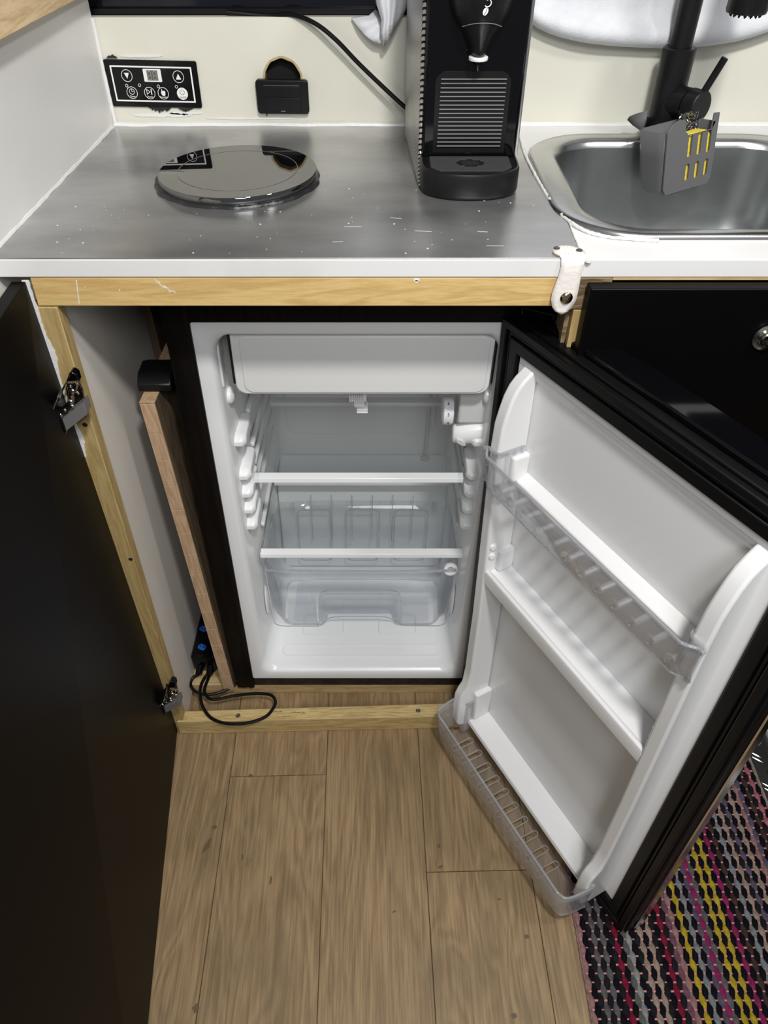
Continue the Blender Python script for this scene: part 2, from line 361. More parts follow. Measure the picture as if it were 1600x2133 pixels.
# left wall, slightly skewed like the joint in the photo
bm = bm_()
hexa(bm, [(-.455, -.02, .9), (-.4155, -.02, .9), (-.4125, .476, .9), (-.455, .476, .9), (-.455, -.02, 1.127), (-.4115, -.02, 1.127), (-.4085, .476, 1.127), (-.455, .476, 1.127)])
wl = struct(obj('wall_left', bm, 'whitewall', smooth=False))
cap = boxo('oak_shelf', 'oak', None, -.60, -.389, -.30, .475, 1.1275, 1.165, bevel=.0015)
tag(cap, 'oak shelf board capping the white side wall at top left', 'shelf')
struct(boxo('wall_left_lower', 'cream', None, -.64, -.625, -1.15, .58, -.02, 1.127, smooth=False))
cl = struct(boxo('ceiling', 'ceil', None, -.75, 1.1, -.25, .58, 2.05, 2.08, smooth=False))
wr = struct(boxo('wall_right', 'blackdoor', None, .86, .88, -1.15, .58, -.02, .9, smooth=False))

# white sealant beads
bm = bm_()
def bead(path, r, sd):
    random.seed(sd); P = smoothpath(path, 14)
    tube(bm, [p + Vector((0, 0, random.uniform(-.0006, .0006))) for p in P], lambda t: r * (.95 + .12 * math.sin(t * 41) * math.sin(t * 17 + sd)), 8)
bead([(-.4165, -.002, .9567), (-.4155, .15, .9567), (-.4145, .32, .957), (-.412, .462, .957)], .0042, 1)
obj('trim_1', bm, 'caulk')['kind'] = 'structure'
bm = bm_(); bead([(-.411, .472, .9572), (-.2, .4735, .9572), (.0, .4735, .9568), (.35, .4735, .957), (.8, .4735, .957)], .0045, 2)
obj('trim_2', bm, 'caulk')['kind'] = 'structure'
bm = bm_(); bead([(-.409, .4725, .962), (-.4085, .4735, 1.03), (-.4075, .4735, 1.094)], .003, 3)
obj('trim_3', bm, 'caulk')['kind'] = 'structure'

# ------------------------------------------------------------ worktop, metal sheet, sink
hole = rrect(.213, .607, .073, .409, .075, 8)
bm = bm_(); plate(bm, [(-.47, 0), (.85, 0), (.85, .475), (-.47, .475)], [hole], 'z', .9355, .955)
tag(obj('worktop', bm, 'topwhite', smooth=False, bevel=.001), 'white laminate worktop with a thin front edge running the full width', 'worktop')
bm = bm_(); prism(bm, [(-.415, .0005), (.2085, .0005), (.2125, .21), (.2005, .27), (.1985, .33), (.203, .4705), (-.4125, .4705)][::1], 'z', .955, .9565)
ms = obj('metal_sheet', bm, 'alu', smooth=False, bevel=.0004, bseg=1)
tag(ms, 'smudged aluminium sheet covering the left part of the worktop', 'metal sheet')
# small paint specks and scratches on the sheet
bm = bm_(); random.seed(11)
for k in range(70):
    x, y = random.uniform(-.38, .19), random.uniform(.01, .22)
    r = random.choice((.0004, .0006, .0005, .0011)); prism(bm, circ(x, y, r, 6), 'z', .9565, .9567)
for k in range(6):
    x, y = random.uniform(-.1, .12), random.uniform(.02, .12); L = random.uniform(.008, .022); a = random.uniform(-.25, .1)
    hexa(bm, [(x, y, .9565), (x + L, y + a * L, .9565), (x + L, y + a * L + .0006, .9565), (x, y + .0005, .9565), (x, y, .9566), (x + L, y + a * L, .9566), (x + L, y + a * L + .0006, .9566), (x, y + .0005, .9566)])
tag(obj('paint_speck', bm, 'print', ms, smooth=False), kind='stuff')
# sealant along the seam of sheet and sink side
bm = bm_(); bead([(.2095, .002, .9568), (.2105, .06, .9568), (.2135, .12, .957)], .0011, 5)
bead([(.2015, .455, .9568), (.1985, .40, .957), (.1955, .34, .957), (.1965, .26, .957), (.2005, .18, .957), (.2065, .12, .957), (.222, .075, .957), (.25, .053, .957), (.30, .044, .957)], .0022, 6)
obj('trim_4', bm, 'caulk')['kind'] = 'structure'
boxs = bm_(); lathe(boxs, [(.001, 0), (.004, .0005), (.003, .003), (.0, .0035)], (.2145, -.0008, .954), (0, -.4, 1), 10)
obj('trim_5', boxs, 'caulk')['kind'] = 'structure'

sk = thing('kitchen_sink', 'rounded stainless steel sink bowl set into the white worktop', 'sink', (.41, .24, .955))
def srr(i, z, r): return [(a, b, z) for a, b in rrect(.199 + i, .621 - i, .050 + i * .72, .423 - i * .72, r, 10)]
bm = bm_()
loft(bm, [srr(.006, .9552, .094), srr(0, .9555, .1), srr(.001, .9585, .099), srr(.006, .9605, .095), srr(.020, .9595, .085), srr(.032, .958, .075), srr(.038, .9545, .07), srr(.041, .948, .068)])
obj('rim', bm, 'steel', sk, angle=70)
bm = bm_()
loft(bm, [srr(.041, .948, .068), srr(.043, .93, .066), srr(.049, .86, .062), srr(.056, .825, .056), srr(.070, .810, .046), srr(.10, .806, .03)], cap1=True)
obj('bowl', bm, 'basin', sk, angle=80)
bm = bm_(); lathe(bm, [(.0, .0012), (.02, .0012), (.03, .003), (.042, .003), (.045, 0)], (.46, .24, .8062), seg=36); obj('drain', bm, 'chromeplain', sk)

# ------------------------------------------------------------ induction hob
hb = thing('round_hob', 'round black glass hob plate with a printed ring on the metal sheet', 'hob', (-.187, .24, .9565))
random.seed(5)
bm = bm_(); rings = []
ph = [random.random() * 6 for _ in range(6)]
def wob(a): return .0012 * math.sin(3 * a + ph[0]) + .0008 * math.sin(11 * a + ph[1]) + .0006 * math.sin(23 * a + ph[2])
for r, z in ((.1055, .9565), (.1048, .9588), (.1032, .9602), (.1005, .9605)):
    rings.append([(-.187 + (r + wob(a) * (r > .103)) * math.cos(a), .238 + (r + wob(a) * (r > .103)) * math.sin(a), z) for a in [2 * PI * i / 160 for i in range(160)]])
loft(bm, rings, True, True); obj('sealant_ring', bm, 'seal', hb)
bm = bm_(); lathe(bm, [(.0995, 0), (.1008, .001), (.1008, .0075), (.0998, .0088), (.0, .0092)], (-.187, .24, .9590), seg=96); obj('glass_plate', bm, 'hob', hb, angle=40)
bm = bm_()
for k in range(120):
    a, b2 = 2 * PI * k / 120, 2 * PI * (k + 1) / 120; z = .96822
    q = [(-.187 + r * math.cos(t), .24 + r * math.sin(t), z + .00002 * 0) for r, t in ((.0755, a), (.0762, a), (.0762, b2), (.0755, b2))]
    bm.faces.new([bm.verts.new(p) for p in q])
obj('printed_ring', bm, 'greyprint', hb, solid=.0001, smooth=False)

# ------------------------------------------------------------ hob control panel
cp = thing('control_panel', 'black hob control panel with white symbols on the cream wall', 'control panel', (-.340, .476, 1.012))
CPM = Matrix.Translation((-.3398, .4725, 1.0122)) @ Matrix.Rotation(R(1.1), 4, 'Y') @ Matrix.Rotation(R(90), 4, 'X')   # local x right, y up, z to viewer
def flat(name, pts, m, z0=.0002, z1=.0005, par=cp, holes=[], mx=None):
    bm = bm_(); plate(bm, pts, holes, 'z', z0, z1); return obj(name, bm, m, par, smooth=False, mx=mx or CPM)
bm = bm_(); prism(bm, rrect(-.0672, .0672, -.0305, .0305, .003), 'z', -.0035, 0); obj('faceplate', bm, 'blackgloss', cp, mx=CPM, bevel=.0006)
flat('printed_frame', rrect(-.0590, .0590, -.0232, .0232, .0008, 2), 'print', holes=[rrect(-.0568, .0568, -.0212, .0212, .0006, 2)])
def ringp(x, y, r, t=.0007, m='print', n=36): flat('button_ring', circ(x, y, r, n), m, holes=[circ(x, y, r - t, n)])
for x, y in ((-.0365, .0105), (.0385, .0105), (-.0335, -.0115), (-.0075, -.0115), (.0125, -.0115)): ringp(x, y, .0080)
for x, y in ((-.0395, -.0025), (-.0205, -.0015), (.0070, -.0025), (.0335, -.0025)): ringp(x, y, .0021, .0006)
flat('down_arrow', [(-.0400, .0140), (-.0365, .0065), (-.0330, .0140)], 'print'); flat('up_arrow', [(.0347, .0070), (.0422, .0070), (.0385, .0145)], 'print')
flat('power_button', circ(.0408, -.0115, .0080, 36), 'print')
flat('power_symbol', [(.0408 + .0036 * math.cos(t), -.0095 + .0036 * math.sin(t)) for t in [R(125 + 290 * i / 20) for i in range(21)]] + [(.0408 + .0029 * math.cos(t), -.0095 + .0029 * math.sin(t)) for t in [R(415 - 290 * i / 20) for i in range(21)]], 'greyprint', .0005, .0007)
flat('power_symbol', [(.0405, -.0095), (.0411, -.0095), (.0411, -.0050), (.0405, -.0050)], 'greyprint', .0005, .0007)
flat('display_window', rrect(-.0120, .0140, .0032, .0198, .0012, 3), 'print'); flat('display', rrect(-.0068, .0088, .0050, .0180, .0003, 2), 'lcd', .0005, .0007)
for dx in (-.0032, .0046):
    bm = bm_()
    for (a, b, c, d) in ((-.0022, .0022, .0162, .0168), (-.0022, .0022, .0110, .0116), (-.0022, .0022, .0058, .0064), (-.0026, -.0020, .0066, .0108), (.0020, .0026, .0066, .0108), (-.0026, -.0020, .0118, .0160), (.0020, .0026, .0118, .0160)):
        box(bm, dx + a, dx + b, c, d, .0007, .0009)
    obj('digit', bm, 'seg', cp, mx=CPM, smooth=False)
ringp(-.0335, -.0100, .0040, .0006)
flat('timer_symbol', [(-.0338, -.0105), (-.0310, -.0105), (-.0310, -.0099), (-.0332, -.0099), (-.0332, -.0062), (-.0338, -.0062)], 'print')
flat('pause_symbol', [(-.0118, -.0060), (-.0118, -.0138), (-.0060, -.0099)], 'print', holes=[[(-.0111, -.0073), (-.0111, -.0125), (-.0072, -.0099)]])
flat('pause_symbol', [(-.0053, -.0060), (-.0040, -.0060), (-.0040, -.0140), (-.0053, -.0140)], 'print')
flat('hand_symbol', [(.0103, -.0135), (.0092, -.0105), (.0098, -.0090), (.0106, -.0096), (.0104, -.0058), (.0110, -.0055), (.0117, -.0085), (.0140, -.0080), (.0157, -.0088), (.0155, -.0130), (.0143, -.0148), (.0113, -.0148)], 'print')
for s, x, m in (('Timer', -.0335, 'print'), ('Pause', -.0075, 'print'), ('Function', .0125, 'print'), ('On/Off', .0408, 'greyprint')):
    text('lettering', s, .0033, m, cp, CPM @ Matrix.Translation((x, -.0164, .0007)))
# torn black foam poking out round the panel
random.seed(21)
for (cx, cz, wd, h, up) in ((-.3930, 1.0455, .008, .005, 1), (-.3365, .9815, .018, .009, -1), (-.2985, .9795, .011, .0045, -1)):
    bm = bm_(); N = 18
    a = [(cx - wd + 2 * wd * i / N, cz) for i in range(N + 1)]
    b = [(cx - wd + 2 * wd * i / N, cz + up * h * (math.sin(PI * i / N) * random.uniform(.35, 1.0))) for i in range(N - 1, 0, -1)]
    prism(bm, a + b, 'y', .4735, .4762); obj('torn_foam', bm, 'seal', cp)

# ------------------------------------------------------------ black flap box below the round hole
vb = thing('vent_flap', 'small black plastic flap box over the lower half of a round wall hole', 'vent', (-.150, .476, .996))
VM = Matrix.Translation((-.1505, .4755, .9965)) @ Matrix.Rotation(R(.6), 4, 'Y') @ Matrix.Rotation(R(90), 4, 'X')
bm = bm_(); prism(bm, rrect(-.0385, .0385, -.0225, .0225, .005), 'z', .0, .0095); obj('housing', bm, 'blackplastic', vb, mx=VM, bevel=.0015)
bm = bm_(); prism(bm, rrect(-.0275, .0270, -.0185, -.0005, .001, 2), 'z', .0093, .0103); prism(bm, rrect(-.0275, .0270, .0005, .0135, .001, 2), 'z', .0093, .0100)
obj('flap', bm, 'blackmatt', vb, mx=VM, bevel=.0003)
bm = bm_(); prism(bm, rrect(-.0265, .0260, .0150, .0160, .0004, 2), 'z', .0093, .0105); obj('hinge_ridge', bm, 'chromeplain', vb, mx=VM)
bm = bm_(); prism(bm, rrect(-.0035, .0035, -.0187, -.0178, .0003, 2), 'z', .0103, .0106); obj('mark', bm, 'greyprint', vb, mx=VM)
bm = bm_(); lathe(bm, [(.0, .004), (.001, .003), (.0009, .0)], (-.0265 - .1505, .4715, .9705), (0, 0, 1), 8); obj('sealant_drip', bm, 'seal', vb)

# ------------------------------------------------------------ coffee machine
cm = thing('coffee_machine', 'slim black capsule coffee machine with silver slotted side standing on the metal sheet', 'coffee machine', (.106, .30, .9565))
X0, X1, YF, YB = .0455, .1640, .232, .425
bm = bm_()
prism(bm, [(YF, .985), (YF - .0, 1.10), (YF - .002, 1.19), (YF + .006, 1.225), (YF + .03, 1.243), (YB - .03, 1.243), (YB, 1.22), (YB, .958), (YF + .05, .958)], 'x', X0 + .002, X1)
obj('body', bm, 'blackgloss', cm, bevel=.003)
bm = bm_()
prof = [(.205, .958), (YF + .004, .990), (YF + .006, 1.22), (YF + .03, 1.238), (YB - .03, 1.238), (YB - .004, 1.22), (YB + .002, 1.08), (YB - .002, .958)]
flare = lambda y: X0 - .0025 - .0125 * sstep(YF, YB - .02, y)
loft(bm, [[(flare(y), y, z) for y, z in prof], [(X0 + .003, y, z) for y, z in prof]], True, True)
obj('side_panel', bm, 'slots', cm, bevel=.002)
bm = bm_()
for k in range(46): cyl(bm, (X0 - .0030, YF + .0095, .992 + k * .005), (X0 - .0024, YF + .0095, .992 + k * .005), .00042, 6)
obj('perforation', bm, 'gap', cm)
bm = bm_(); prism(bm, [(X1 + .0, .985), (X1 + .004, .985), (X1 + .004, 1.22), (X1, 1.22)], 'y', YF + .006, YB - .004); obj('side_panel', bm, 'chromeplain', cm, bevel=.001)
# recessed grille panel
bm = bm_(); plate(bm, rrect(.0605, .1495, .9905, 1.0790, .012, 6, (.012, .012, .001, .001)), [], 'y', YF - .0012, YF + .001); obj('grille_panel', bm, 'blackplastic', cm, bevel=.0008)
for k in range(17):
    z = .9985 + k * .00455
    bm = bm_(); prism(bm, [(YF - .0010, z - .0002), (YF - .0034, z - .0001), (YF - .0034, z + .0004), (YF - .0010, z + .0006)], 'x', .0655 + k * .0001, .1440)
    obj('grille_slat', bm, mslat if k else (mslat := mat('slat_grey', (.22, .22, .22), .35)), cm, smooth=False)
# brew head: tapering drop in front of the panel
bm = bm_(); rings = []
for z, hw, dp in ((1.0975, .0095, .030), (1.101, .0115, .033), (1.108, .0145, .037), (1.118, .0200, .041), (1.128, .0285, .045), (1.138, .0335, .048), (1.152, .0365, .050), (1.175, .0375, .051), (1.20, .034, .05), (1.228, .033, .045)):
    rings.append([(.1070 + hw * math.cos(a), YF + .004 - max(0, math.sin(a)) * dp if math.sin(a) > 0 else YF + .004, z) for a in [2 * PI * i / 40 for i in range(40)]])
loft(bm, rings, True, True); obj('brew_head', bm, 'blackplastic', cm, angle=60)
bm = bm_(); lathe(bm, [(.0105, 0), (.0110, .0008), (.0110, .0032), (.0100, .0040)], (.1070, .2155, 1.0935)); obj('nozzle_ring', bm, 'print', cm)
bm = bm_(); lathe(bm, [(.0018, -.011), (.0028, -.009), (.0036, .0), (.0036, .002)], (.1070, .2155, 1.0935), seg=16); obj('nozzle', bm, 'blackgloss', cm)
bm = bm_(); tube(bm, smoothpath([(.1070 - .0215, YF - .029, 1.1275), (.1070 - .012, YF - .0395, 1.1315), (.1070, YF - .0435, 1.133), (.1070 + .012, YF - .0395, 1.1315), (.1070 + .0215, YF - .029, 1.1275)], 6), .0004, 6); obj('seam', bm, mslat, cm)
# coffee-bean emblem
BMX = Matrix.Translation((.1078, YF - .0474, 1.1440)) @ Matrix.Rotation(R(-4), 4, 'X') @ Matrix.Rotation(R(90), 4, 'X')
flat('bean_emblem', rotp(circ(0, 0, .0026, 24, .0038), R(-28), -.0005, 0), 'print', .0, .0009, cm, mx=BMX)
flat('bean_emblem', rotp([(-.0003, -.0035), (.0003, -.0035), (.0009, 0), (.0003, .0035), (-.0003, .0035), (.0003, 0)], R(-28), -.0005, 0), 'darkprint', .0009, .0011, cm, mx=BMX)
bm = bm_(); tube(bm, smoothpath([(-.0015, .0050, .0009), (.0005, .0040, .0009), (.0035, .0048, .0009), (.0048, .0075, .0009), (.0030, .0105, .0009), (.0, .0098, .0009)], 6), .00055, 6); obj('bean_emblem', bm, 'print', cm, mx=BMX)
# drip tray
def dshape(o, n=24):
    xm, hw = (X0 + X1) / 2 + .0005, (X1 - X0) / 2 + .0015 - o
    P = [(xm + hw, .262), (xm + hw, .212)]
    for i in range(1, n): a = PI * i / n; P.append((xm + hw * math.cos(a) if True else 0, .212 - (.053 - o) * math.sin(a) ** .62))
    return P + [(xm - hw, .212), (xm - hw, .262)]
bm = bm_(); loft(bm, [[(a, b, z) for a, b in dshape(o)] for o, z in ((.003, .9566), (.001, .9585), (0, .962), (.0, .984), (.0012, .9868), (.003, .9872), (.0045, .9855))], True, True)
obj('drip_tray', bm, 'blackmatt', cm, angle=50)
bm = bm_()
hx, hy = .106, .207
for k in range(13):
    y = .2285 - k * .0042
    hw = .057 if y > .212 else .057 * math.sqrt(max(0, 1 - ((.212 - y) / .05) ** 2))
    hw = min(hw, .052) - .003
    if hw < .004: continue
    gapw = math.sqrt(max(0, .0175 ** 2 - (y - hy) ** 2 * 1.7))
    if gapw > 0:
        box(bm, hx - hw, hx - gapw, y - .0005, y + .0005, .9855, .9869); box(bm, hx + gapw, hx + hw, y - .0005, y + .0005, .9855, .9869)
    else: box(bm, hx - hw, hx + hw, y - .0005, y + .0005, .9855, .9869)
obj('tray_rib', bm, 'trayrib', cm, smooth=False)
bm = bm_(); prism(bm, circ(hx, hy, .0115, 28, .0085), 'z', .9855, .9858); obj('tray_hole', bm, 'gap', cm)
# its power cable
bm = bm_()
P = [Vector((-.22, .4855, 1.0985)), at_y(560, 33, .484), at_y(605, 30, .476), at_y(655, 48, .462), at_y(700, 83, .455), at_y(745, 130, .455), at_y(800, 183, .452), at_y(850, 228, .445), Vector((.065, .44, .972)), Vector((.09, .425, .975))]
tube(bm, smoothpath(P, 8), .0031, 10)
tag(obj('power_cable', bm, 'rubber'), 'black power cable curving down the cream wall behind the coffee machine', 'cable')

# ------------------------------------------------------------ faucet
fx, fy = .4055, .422
fa = thing('kitchen_faucet', 'tall matt black faucet with side lever behind the steel sink', 'faucet', (fx, fy, .955))
bm = bm_(); lathe(bm, [(.027, 0), (.027, .003), (.0222, .004), (.0222, .112), (.0205, .1135), (.0165, .1135)], (fx, fy, .9552), seg=40); obj('base_body', bm, 'blackmatt', fa)
bm = bm_(); P = [(fx, fy, 1.066), (fx, fy, 1.20), (fx, fy, 1.30)]
for i in range(0, 13):
    a = PI * i / 12; P.append((fx + .012 * (1 - math.cos(a)), fy - .062 * (1 - math.cos(a)), 1.34 + .062 * math.sin(a)))
P += [(fx + .024, fy - .124, 1.26), (fx + .024, fy - .124, 1.20)]
tube(bm, P, .0150, 28); obj('riser', bm, 'blackmatt', fa)
hxp = (fx + .0235, fy - .127)
bm = bm_(); lathe(bm, [(.018, -.001), (.0225, .0), (.0235, .003), (.0225, .05), (.016, .085)], (hxp[0], hxp[1], 1.1265), seg=36); obj('spray_head', bm, 'blackmatt', fa)
bm = bm_()
for rr, nn in ((.017, 16), (.0115, 10), (.006, 6)):
    for k in range(nn):
        a = 2 * PI * k / nn; lathe(bm, [(.0006, -.0035), (.0013, -.002), (.0014, .001)], (hxp[0] + rr * math.cos(a), hxp[1] + rr * math.sin(a), 1.1262), seg=7)
obj('spray_nub', bm, 'rubber', fa)
hd = Vector((.55, -.83, 0)).normalized(); h0 = Vector((fx, fy, 1.006)) + hd * .006
bm = bm_(); cyl(bm, h0, h0 + hd * .030, .0195, 36); obj('handle_hub', bm, 'blackmatt', fa)
bm = bm_(); cyl(bm, h0 + hd * .0315, h0 + hd * .052, .0205, 40, .0012); obj('handle_knob', bm, 'blackmatt', fa)
l0 = h0 + hd * .042
bm = bm_(); ld = (at_y(1511, 120, .375) - l0); cyl(bm, l0 + ld * .15, l0 + ld, .0048, 16, .0008); obj('lever', bm, 'blackmatt', fa)

# ------------------------------------------------------------ sink caddy with sponge and scourer
TB = Matrix.Translation((.4265, .318, .912)) @ Matrix.Rotation(R(24), 4, 'Z') @ Matrix.Rotation(R(-5), 4, 'Y') @ Matrix.Rotation(R(-8), 4, 'X')
cd = thing('sink_caddy', 'grey silicone sponge caddy with slots strapped to the faucet base', 'sponge caddy', (.4, .33, .92))
# local: x width +-.042, y depth 0 (front) .. .06, z height 0 .. .09
sl = []
for k, x in enumerate((-.002, .014, .030)):
    sl.append(rrect(x - .0032, x + .0032, .046, .075, .0031, 4)); sl.append(rrect(x - .0032, x + .0032, .016, .038, .0031, 4))
front = [(-.036, .004), (.036, .004), (.041, .012), (.043, .093), (.034, .094), (.032, .0745), (-.006, .0745), (-.011, .0795), (-.014, .094), (-.022, .0965), (-.034, .092), (-.042, .084), (-.041, .012)]
bm = bm_(); plate(bm, front, sl, 'y', 0, .0025); obj('front_wall', bm, 'caddy', cd, mx=TB, bevel=.0008)
def crs(z, w0, d0, y0): return [(a, b, z) for a, b in rrect(-w0, w0, y0, y0 + d0, .014, 5)]
bm = bm_()
rings = [crs(.0, .028, .034, .012), crs(.002, .035, .046, .006), crs(.008, .040, .053, .002), crs(.02, .0415, .056, .0012), crs(.05, .0425, .058, .001), crs(.082, .043, .06, .001)]
loft(bm, rings, cap0=True); bm.normal_update()
front_f = [f for f in bm.faces if f.calc_center_median().y < .004 and abs(f.normal.y) > .85 and f.calc_center_median().z > .012]
bmesh.ops.delete(bm, geom=front_f, context='FACES')
obj('bin_shell', bm, 'caddy', cd, mx=TB, solid=.0022)
for x in (-.002, .014, .030):
    bm = bm_(); prism(bm, rrect(x - .0028, x + .0028, -.0006, .012, .0026, 4), 'z', -.0014, .0002); obj('drain_slot', bm, 'gap', cd, mx=TB @ Matrix.Translation((0, .018, 0)))
# strap
bm = bm_(); P = smoothpath([(.364, .375, .990), (.366, .392, .982), (.3755, .412, .975), (.385, .4295, .972), (.404, .4555, .972), (.426, .4485, .972), (.432, .43, .973), (.44, .40, .978), (.445, .375, .985)], 6)
rings = []
for p in P: rings.append([p + Vector((0, 0, h)) for h in (-.008, .008)])
loft(bm, rings, closed=False); obj('strap', bm, 'caddy', cd, solid=.002)
bm = bm_(); loft(bm, [[(.3645, .374, .975), (.3645, .374, 1.002)], [(.355, .395, .978), (.358, .398, .992)], [(.349, .405, .982), (.352, .407, .986)]], closed=False); obj('strap_tab', bm, 'caddy', cd, solid=.002)
bm = bm_(); prism(bm, rrect(-.036, .037, .010, .074, .010, 5), 'y', .0045, .026)
tag(obj('yellow_sponge', bm, 'sponge', mx=TB, bevel=.003), 'yellow sponge sitting in the grey caddy', 'sponge')
bm = bm_(); random.seed(4)
for s in range(46):
    c0 = Vector((random.uniform(.014, .034), random.uniform(.031, .042), random.uniform(.070, .094))); P = []; rr = random.uniform(.0015, .003); ax = Vector((random.gauss(0, 1), random.gauss(0, 1), random.gauss(0, 1))).normalized()
    e1 = ax.cross(Vector((0, 0, 1))).normalized(); e2 = ax.cross(e1)
    for i in range(30): t = i * .9; P.append(c0 + ax * (i - 15) * .00085 + (e1 * math.cos(t) + e2 * math.sin(t)) * rr)
    P = [Vector((min(max(p.x, -.008), .036), min(max(p.y, .028), .055), min(p.z, .101))) for p in P]
    tube(bm, P, .00034, 3, caps=False)
tag(obj('steel_scourer', bm, 'scour', mx=TB), 'curly stainless steel scourer behind the sponge in the grey caddy', 'scourer')

# ------------------------------------------------------------ curtains
def cloth(name, rows, label):
    bm = bm_(); loft(bm, rows, closed=False); return tag(obj(name, bm, 'curtain', solid=.0015, sub=1, angle=180), label, 'curtain', 'white curtains over the dark window')
low = [(.186, 1.118), (.191, 1.097), (.212, 1.083), (.245, 1.0725), (.29, 1.0650), (.34, 1.0610), (.40, 1.0590), (.45, 1.0615), (.50, 1.0680), (.535, 1.078), (.575, 1.095), (.60, 1.12)]
rows = []
for (dz, dy, k) in ((.0, -.004, 1), (.004, -.017, 1), (.014, -.024, .97), (.024, -.020, .93), (.032, -.006, .9), (.045, -.002, .85), (.08, -.004, .7), (.16, .0, .5), (.30, .006, .3)):
    rows.append([(x, .4655 + dy + .0022 * math.sin(x * 62 + dz * 20) + .0012 * math.sin(x * 143 + 2), 1.062 + (z - 1.062) * k + dz) for x, z in low])
cloth('curtain', rows, 'white curtain sagging in a broad curve behind the faucet')
bm = bm_()
def panel(pts, n=6):   # rows of (u, v, y) points seen against the wall
    rows = []
    for row in pts: rows.append(smoothpath([at_y(u, v, y) for u, v, y in row], n))
    loft(bm, rows, closed=False)
panel([[(732, 38, .470), (745, 55, .462), (762, 74, .458), (778, 86, .456), (792, 91, .456)], [(748, 35, .476), (762, 48, .462), (776, 62, .464), (788, 74, .456), (797, 84, .458)], [(768, 33, .480), (782, 42, .468), (790, 50, .470), (796, 60, .462), (800, 70, .462)], [(782, 20, .492), (790, 28, .486), (795, 36, .482), (799, 44, .474), (802, 52, .470)]])
panel([[(797, 89, .452), (800, 94, .448), (806, 89, .447), (815, 76, .450), (824, 60, .456), (836, 38, .462), (846, 16, .466)], [(793, 70, .446), (799, 66, .440), (807, 62, .444), (816, 50, .441), (826, 40, .450), (838, 22, .455), (849, 0, .462)], [(795, 40, .452), (802, 38, .443), (811, 34, .450), (820, 20, .444), (830, 10, .452), (842, -8, .456), (852, -24, .462)], [(785, 10, .462), (796, 6, .450), (810, 2, .456), (822, -12, .448), (834, -20, .455), (846, -36, .458), (858, -54, .462)], [(776, -40, .470), (792, -42, .456), (810, -44, .462), (826, -56, .452), (840, -62, .460), (852, -76, .460), (866, -90, .466)]])
tag(obj('curtain', bm, 'curtain', solid=.0012, angle=60), 'white curtain tail gathered to a point beside the coffee machine', 'curtain', 'white curtains over the dark window')

# ------------------------------------------------------------ leather strap on worktop edge
st = thing('leather_strap', 'white leather strap screwed over the worktop edge with a brass stud', 'strap', (.197, 0, .955))
bm = bm_()
# outline by length s: width left/right; s from the back (on the top) to the front bottom
O = [(-.028, .1925, .1955), (-.0265, .186, .2015), (-.022, .1810, .2080), (-.016, .1785, .2115), (-.010, .1800, .2125), (-.004, .1840, .2120), (.002, .1855, .2110), (.010, .1862, .2095), (.020, .1855, .2090), (.030, .1835, .2090), (.040, .1815, .2090), (.048, .1815, .2085), (.056, .1840, .2060), (.061, .1880, .2025), (.0645, .1945, .1970)]
rings = []
for s, a, b in O:
    if s < -.002: y, z = -s - .002, .9583
    elif s < .003: y, z = -.0015, .9583 - (s + .002) * .35
    else: y, z = -.0028 - .0012 * min(1, s / .05), .9565 - (s - .003)
    rings.append([(a + (b - a) * i / 4, y, z) for i in range(5)])
loft(bm, rings, closed=False); obj('leather', bm, 'leather', st, solid=.0022, angle=60)
bm = bm_(); lathe(bm, [(.0066, 0), (.0068, .0008), (.0058, .0022), (.003, .0032), (0, .0035)], (.1975, -.0052, .9145), (0, -1, 0), 28); obj('stud', bm, 'brass', st)
for x, y in ((.1835, .0175), (.2065, .0120)):
    bm = bm_(); lathe(bm, [(.0034, 0), (.0034, .0012), (.0026, .0016), (0, .0012)], (x, y, .9592), (0, 0, 1), 18); obj('screw', bm, 'screwmat', st)
bm = bm_()
for k in range(6): prism(bm, circ(.186 + k * .0040, .0052, .0004, 6), 'z', .9594, .9596)
for k in range(4): prism(bm, circ(.1885 + k * .0038, .0225 - .001 * abs(k - 1.2), .0004, 6), 'z', .9594, .9596)
obj('stitch_hole', bm, 'greyprint', st)

# ------------------------------------------------------------ fridge cabinet carcass with the open black door
kc = thing('fridge_cabinet', 'open pine-framed cabinet around the fridge with black door swung left', 'cabinet', (-.38, .02, 0))
bm = bm_(); hexa(bm, [(-.381, .001, .9015), (.2045, .001, .9015), (.2045, .030, .9015), (-.381, .030, .9015), (-.379, .001, .9348), (.2045, .001, .9348), (.2045, .030, .9348), (-.379, .030, .9348)])
obj('top_rail', bm, 'pine', kc, bevel=.0012)
boxo('top_rail', 'blackpaint', kc, -.34, .19, .034, .075, .90, .93, bevel=.001)
bm = bm_(); hexa(bm, [(-.420, .0, .0015), (-.386, .0, .0015), (-.386, .02, .0015), (-.420, .02, .0015), (-.3995, .0, .9005), (-.3605, .0, .9005), (-.3605, .02, .9005), (-.3995, .02, .9005)])
obj('post', bm, 'pineside', kc, bevel=.001)
random.seed(8)
bm = bm_(); L_, R_ = [], []
for k in range(61):
    z = .69 + .242 * k / 60; x = -.4145 + .0245 * z + .0095
    L_.append((x - .006, z)); R_.append((x + random.uniform(.0003, .0018) + .004 * max(0, math.sin(k * .21)) ** 2, z))
prism(bm, L_ + R_[::-1], 'y', -.0008, .0012)
obj('paint_smear', bm, 'caulk', kc)
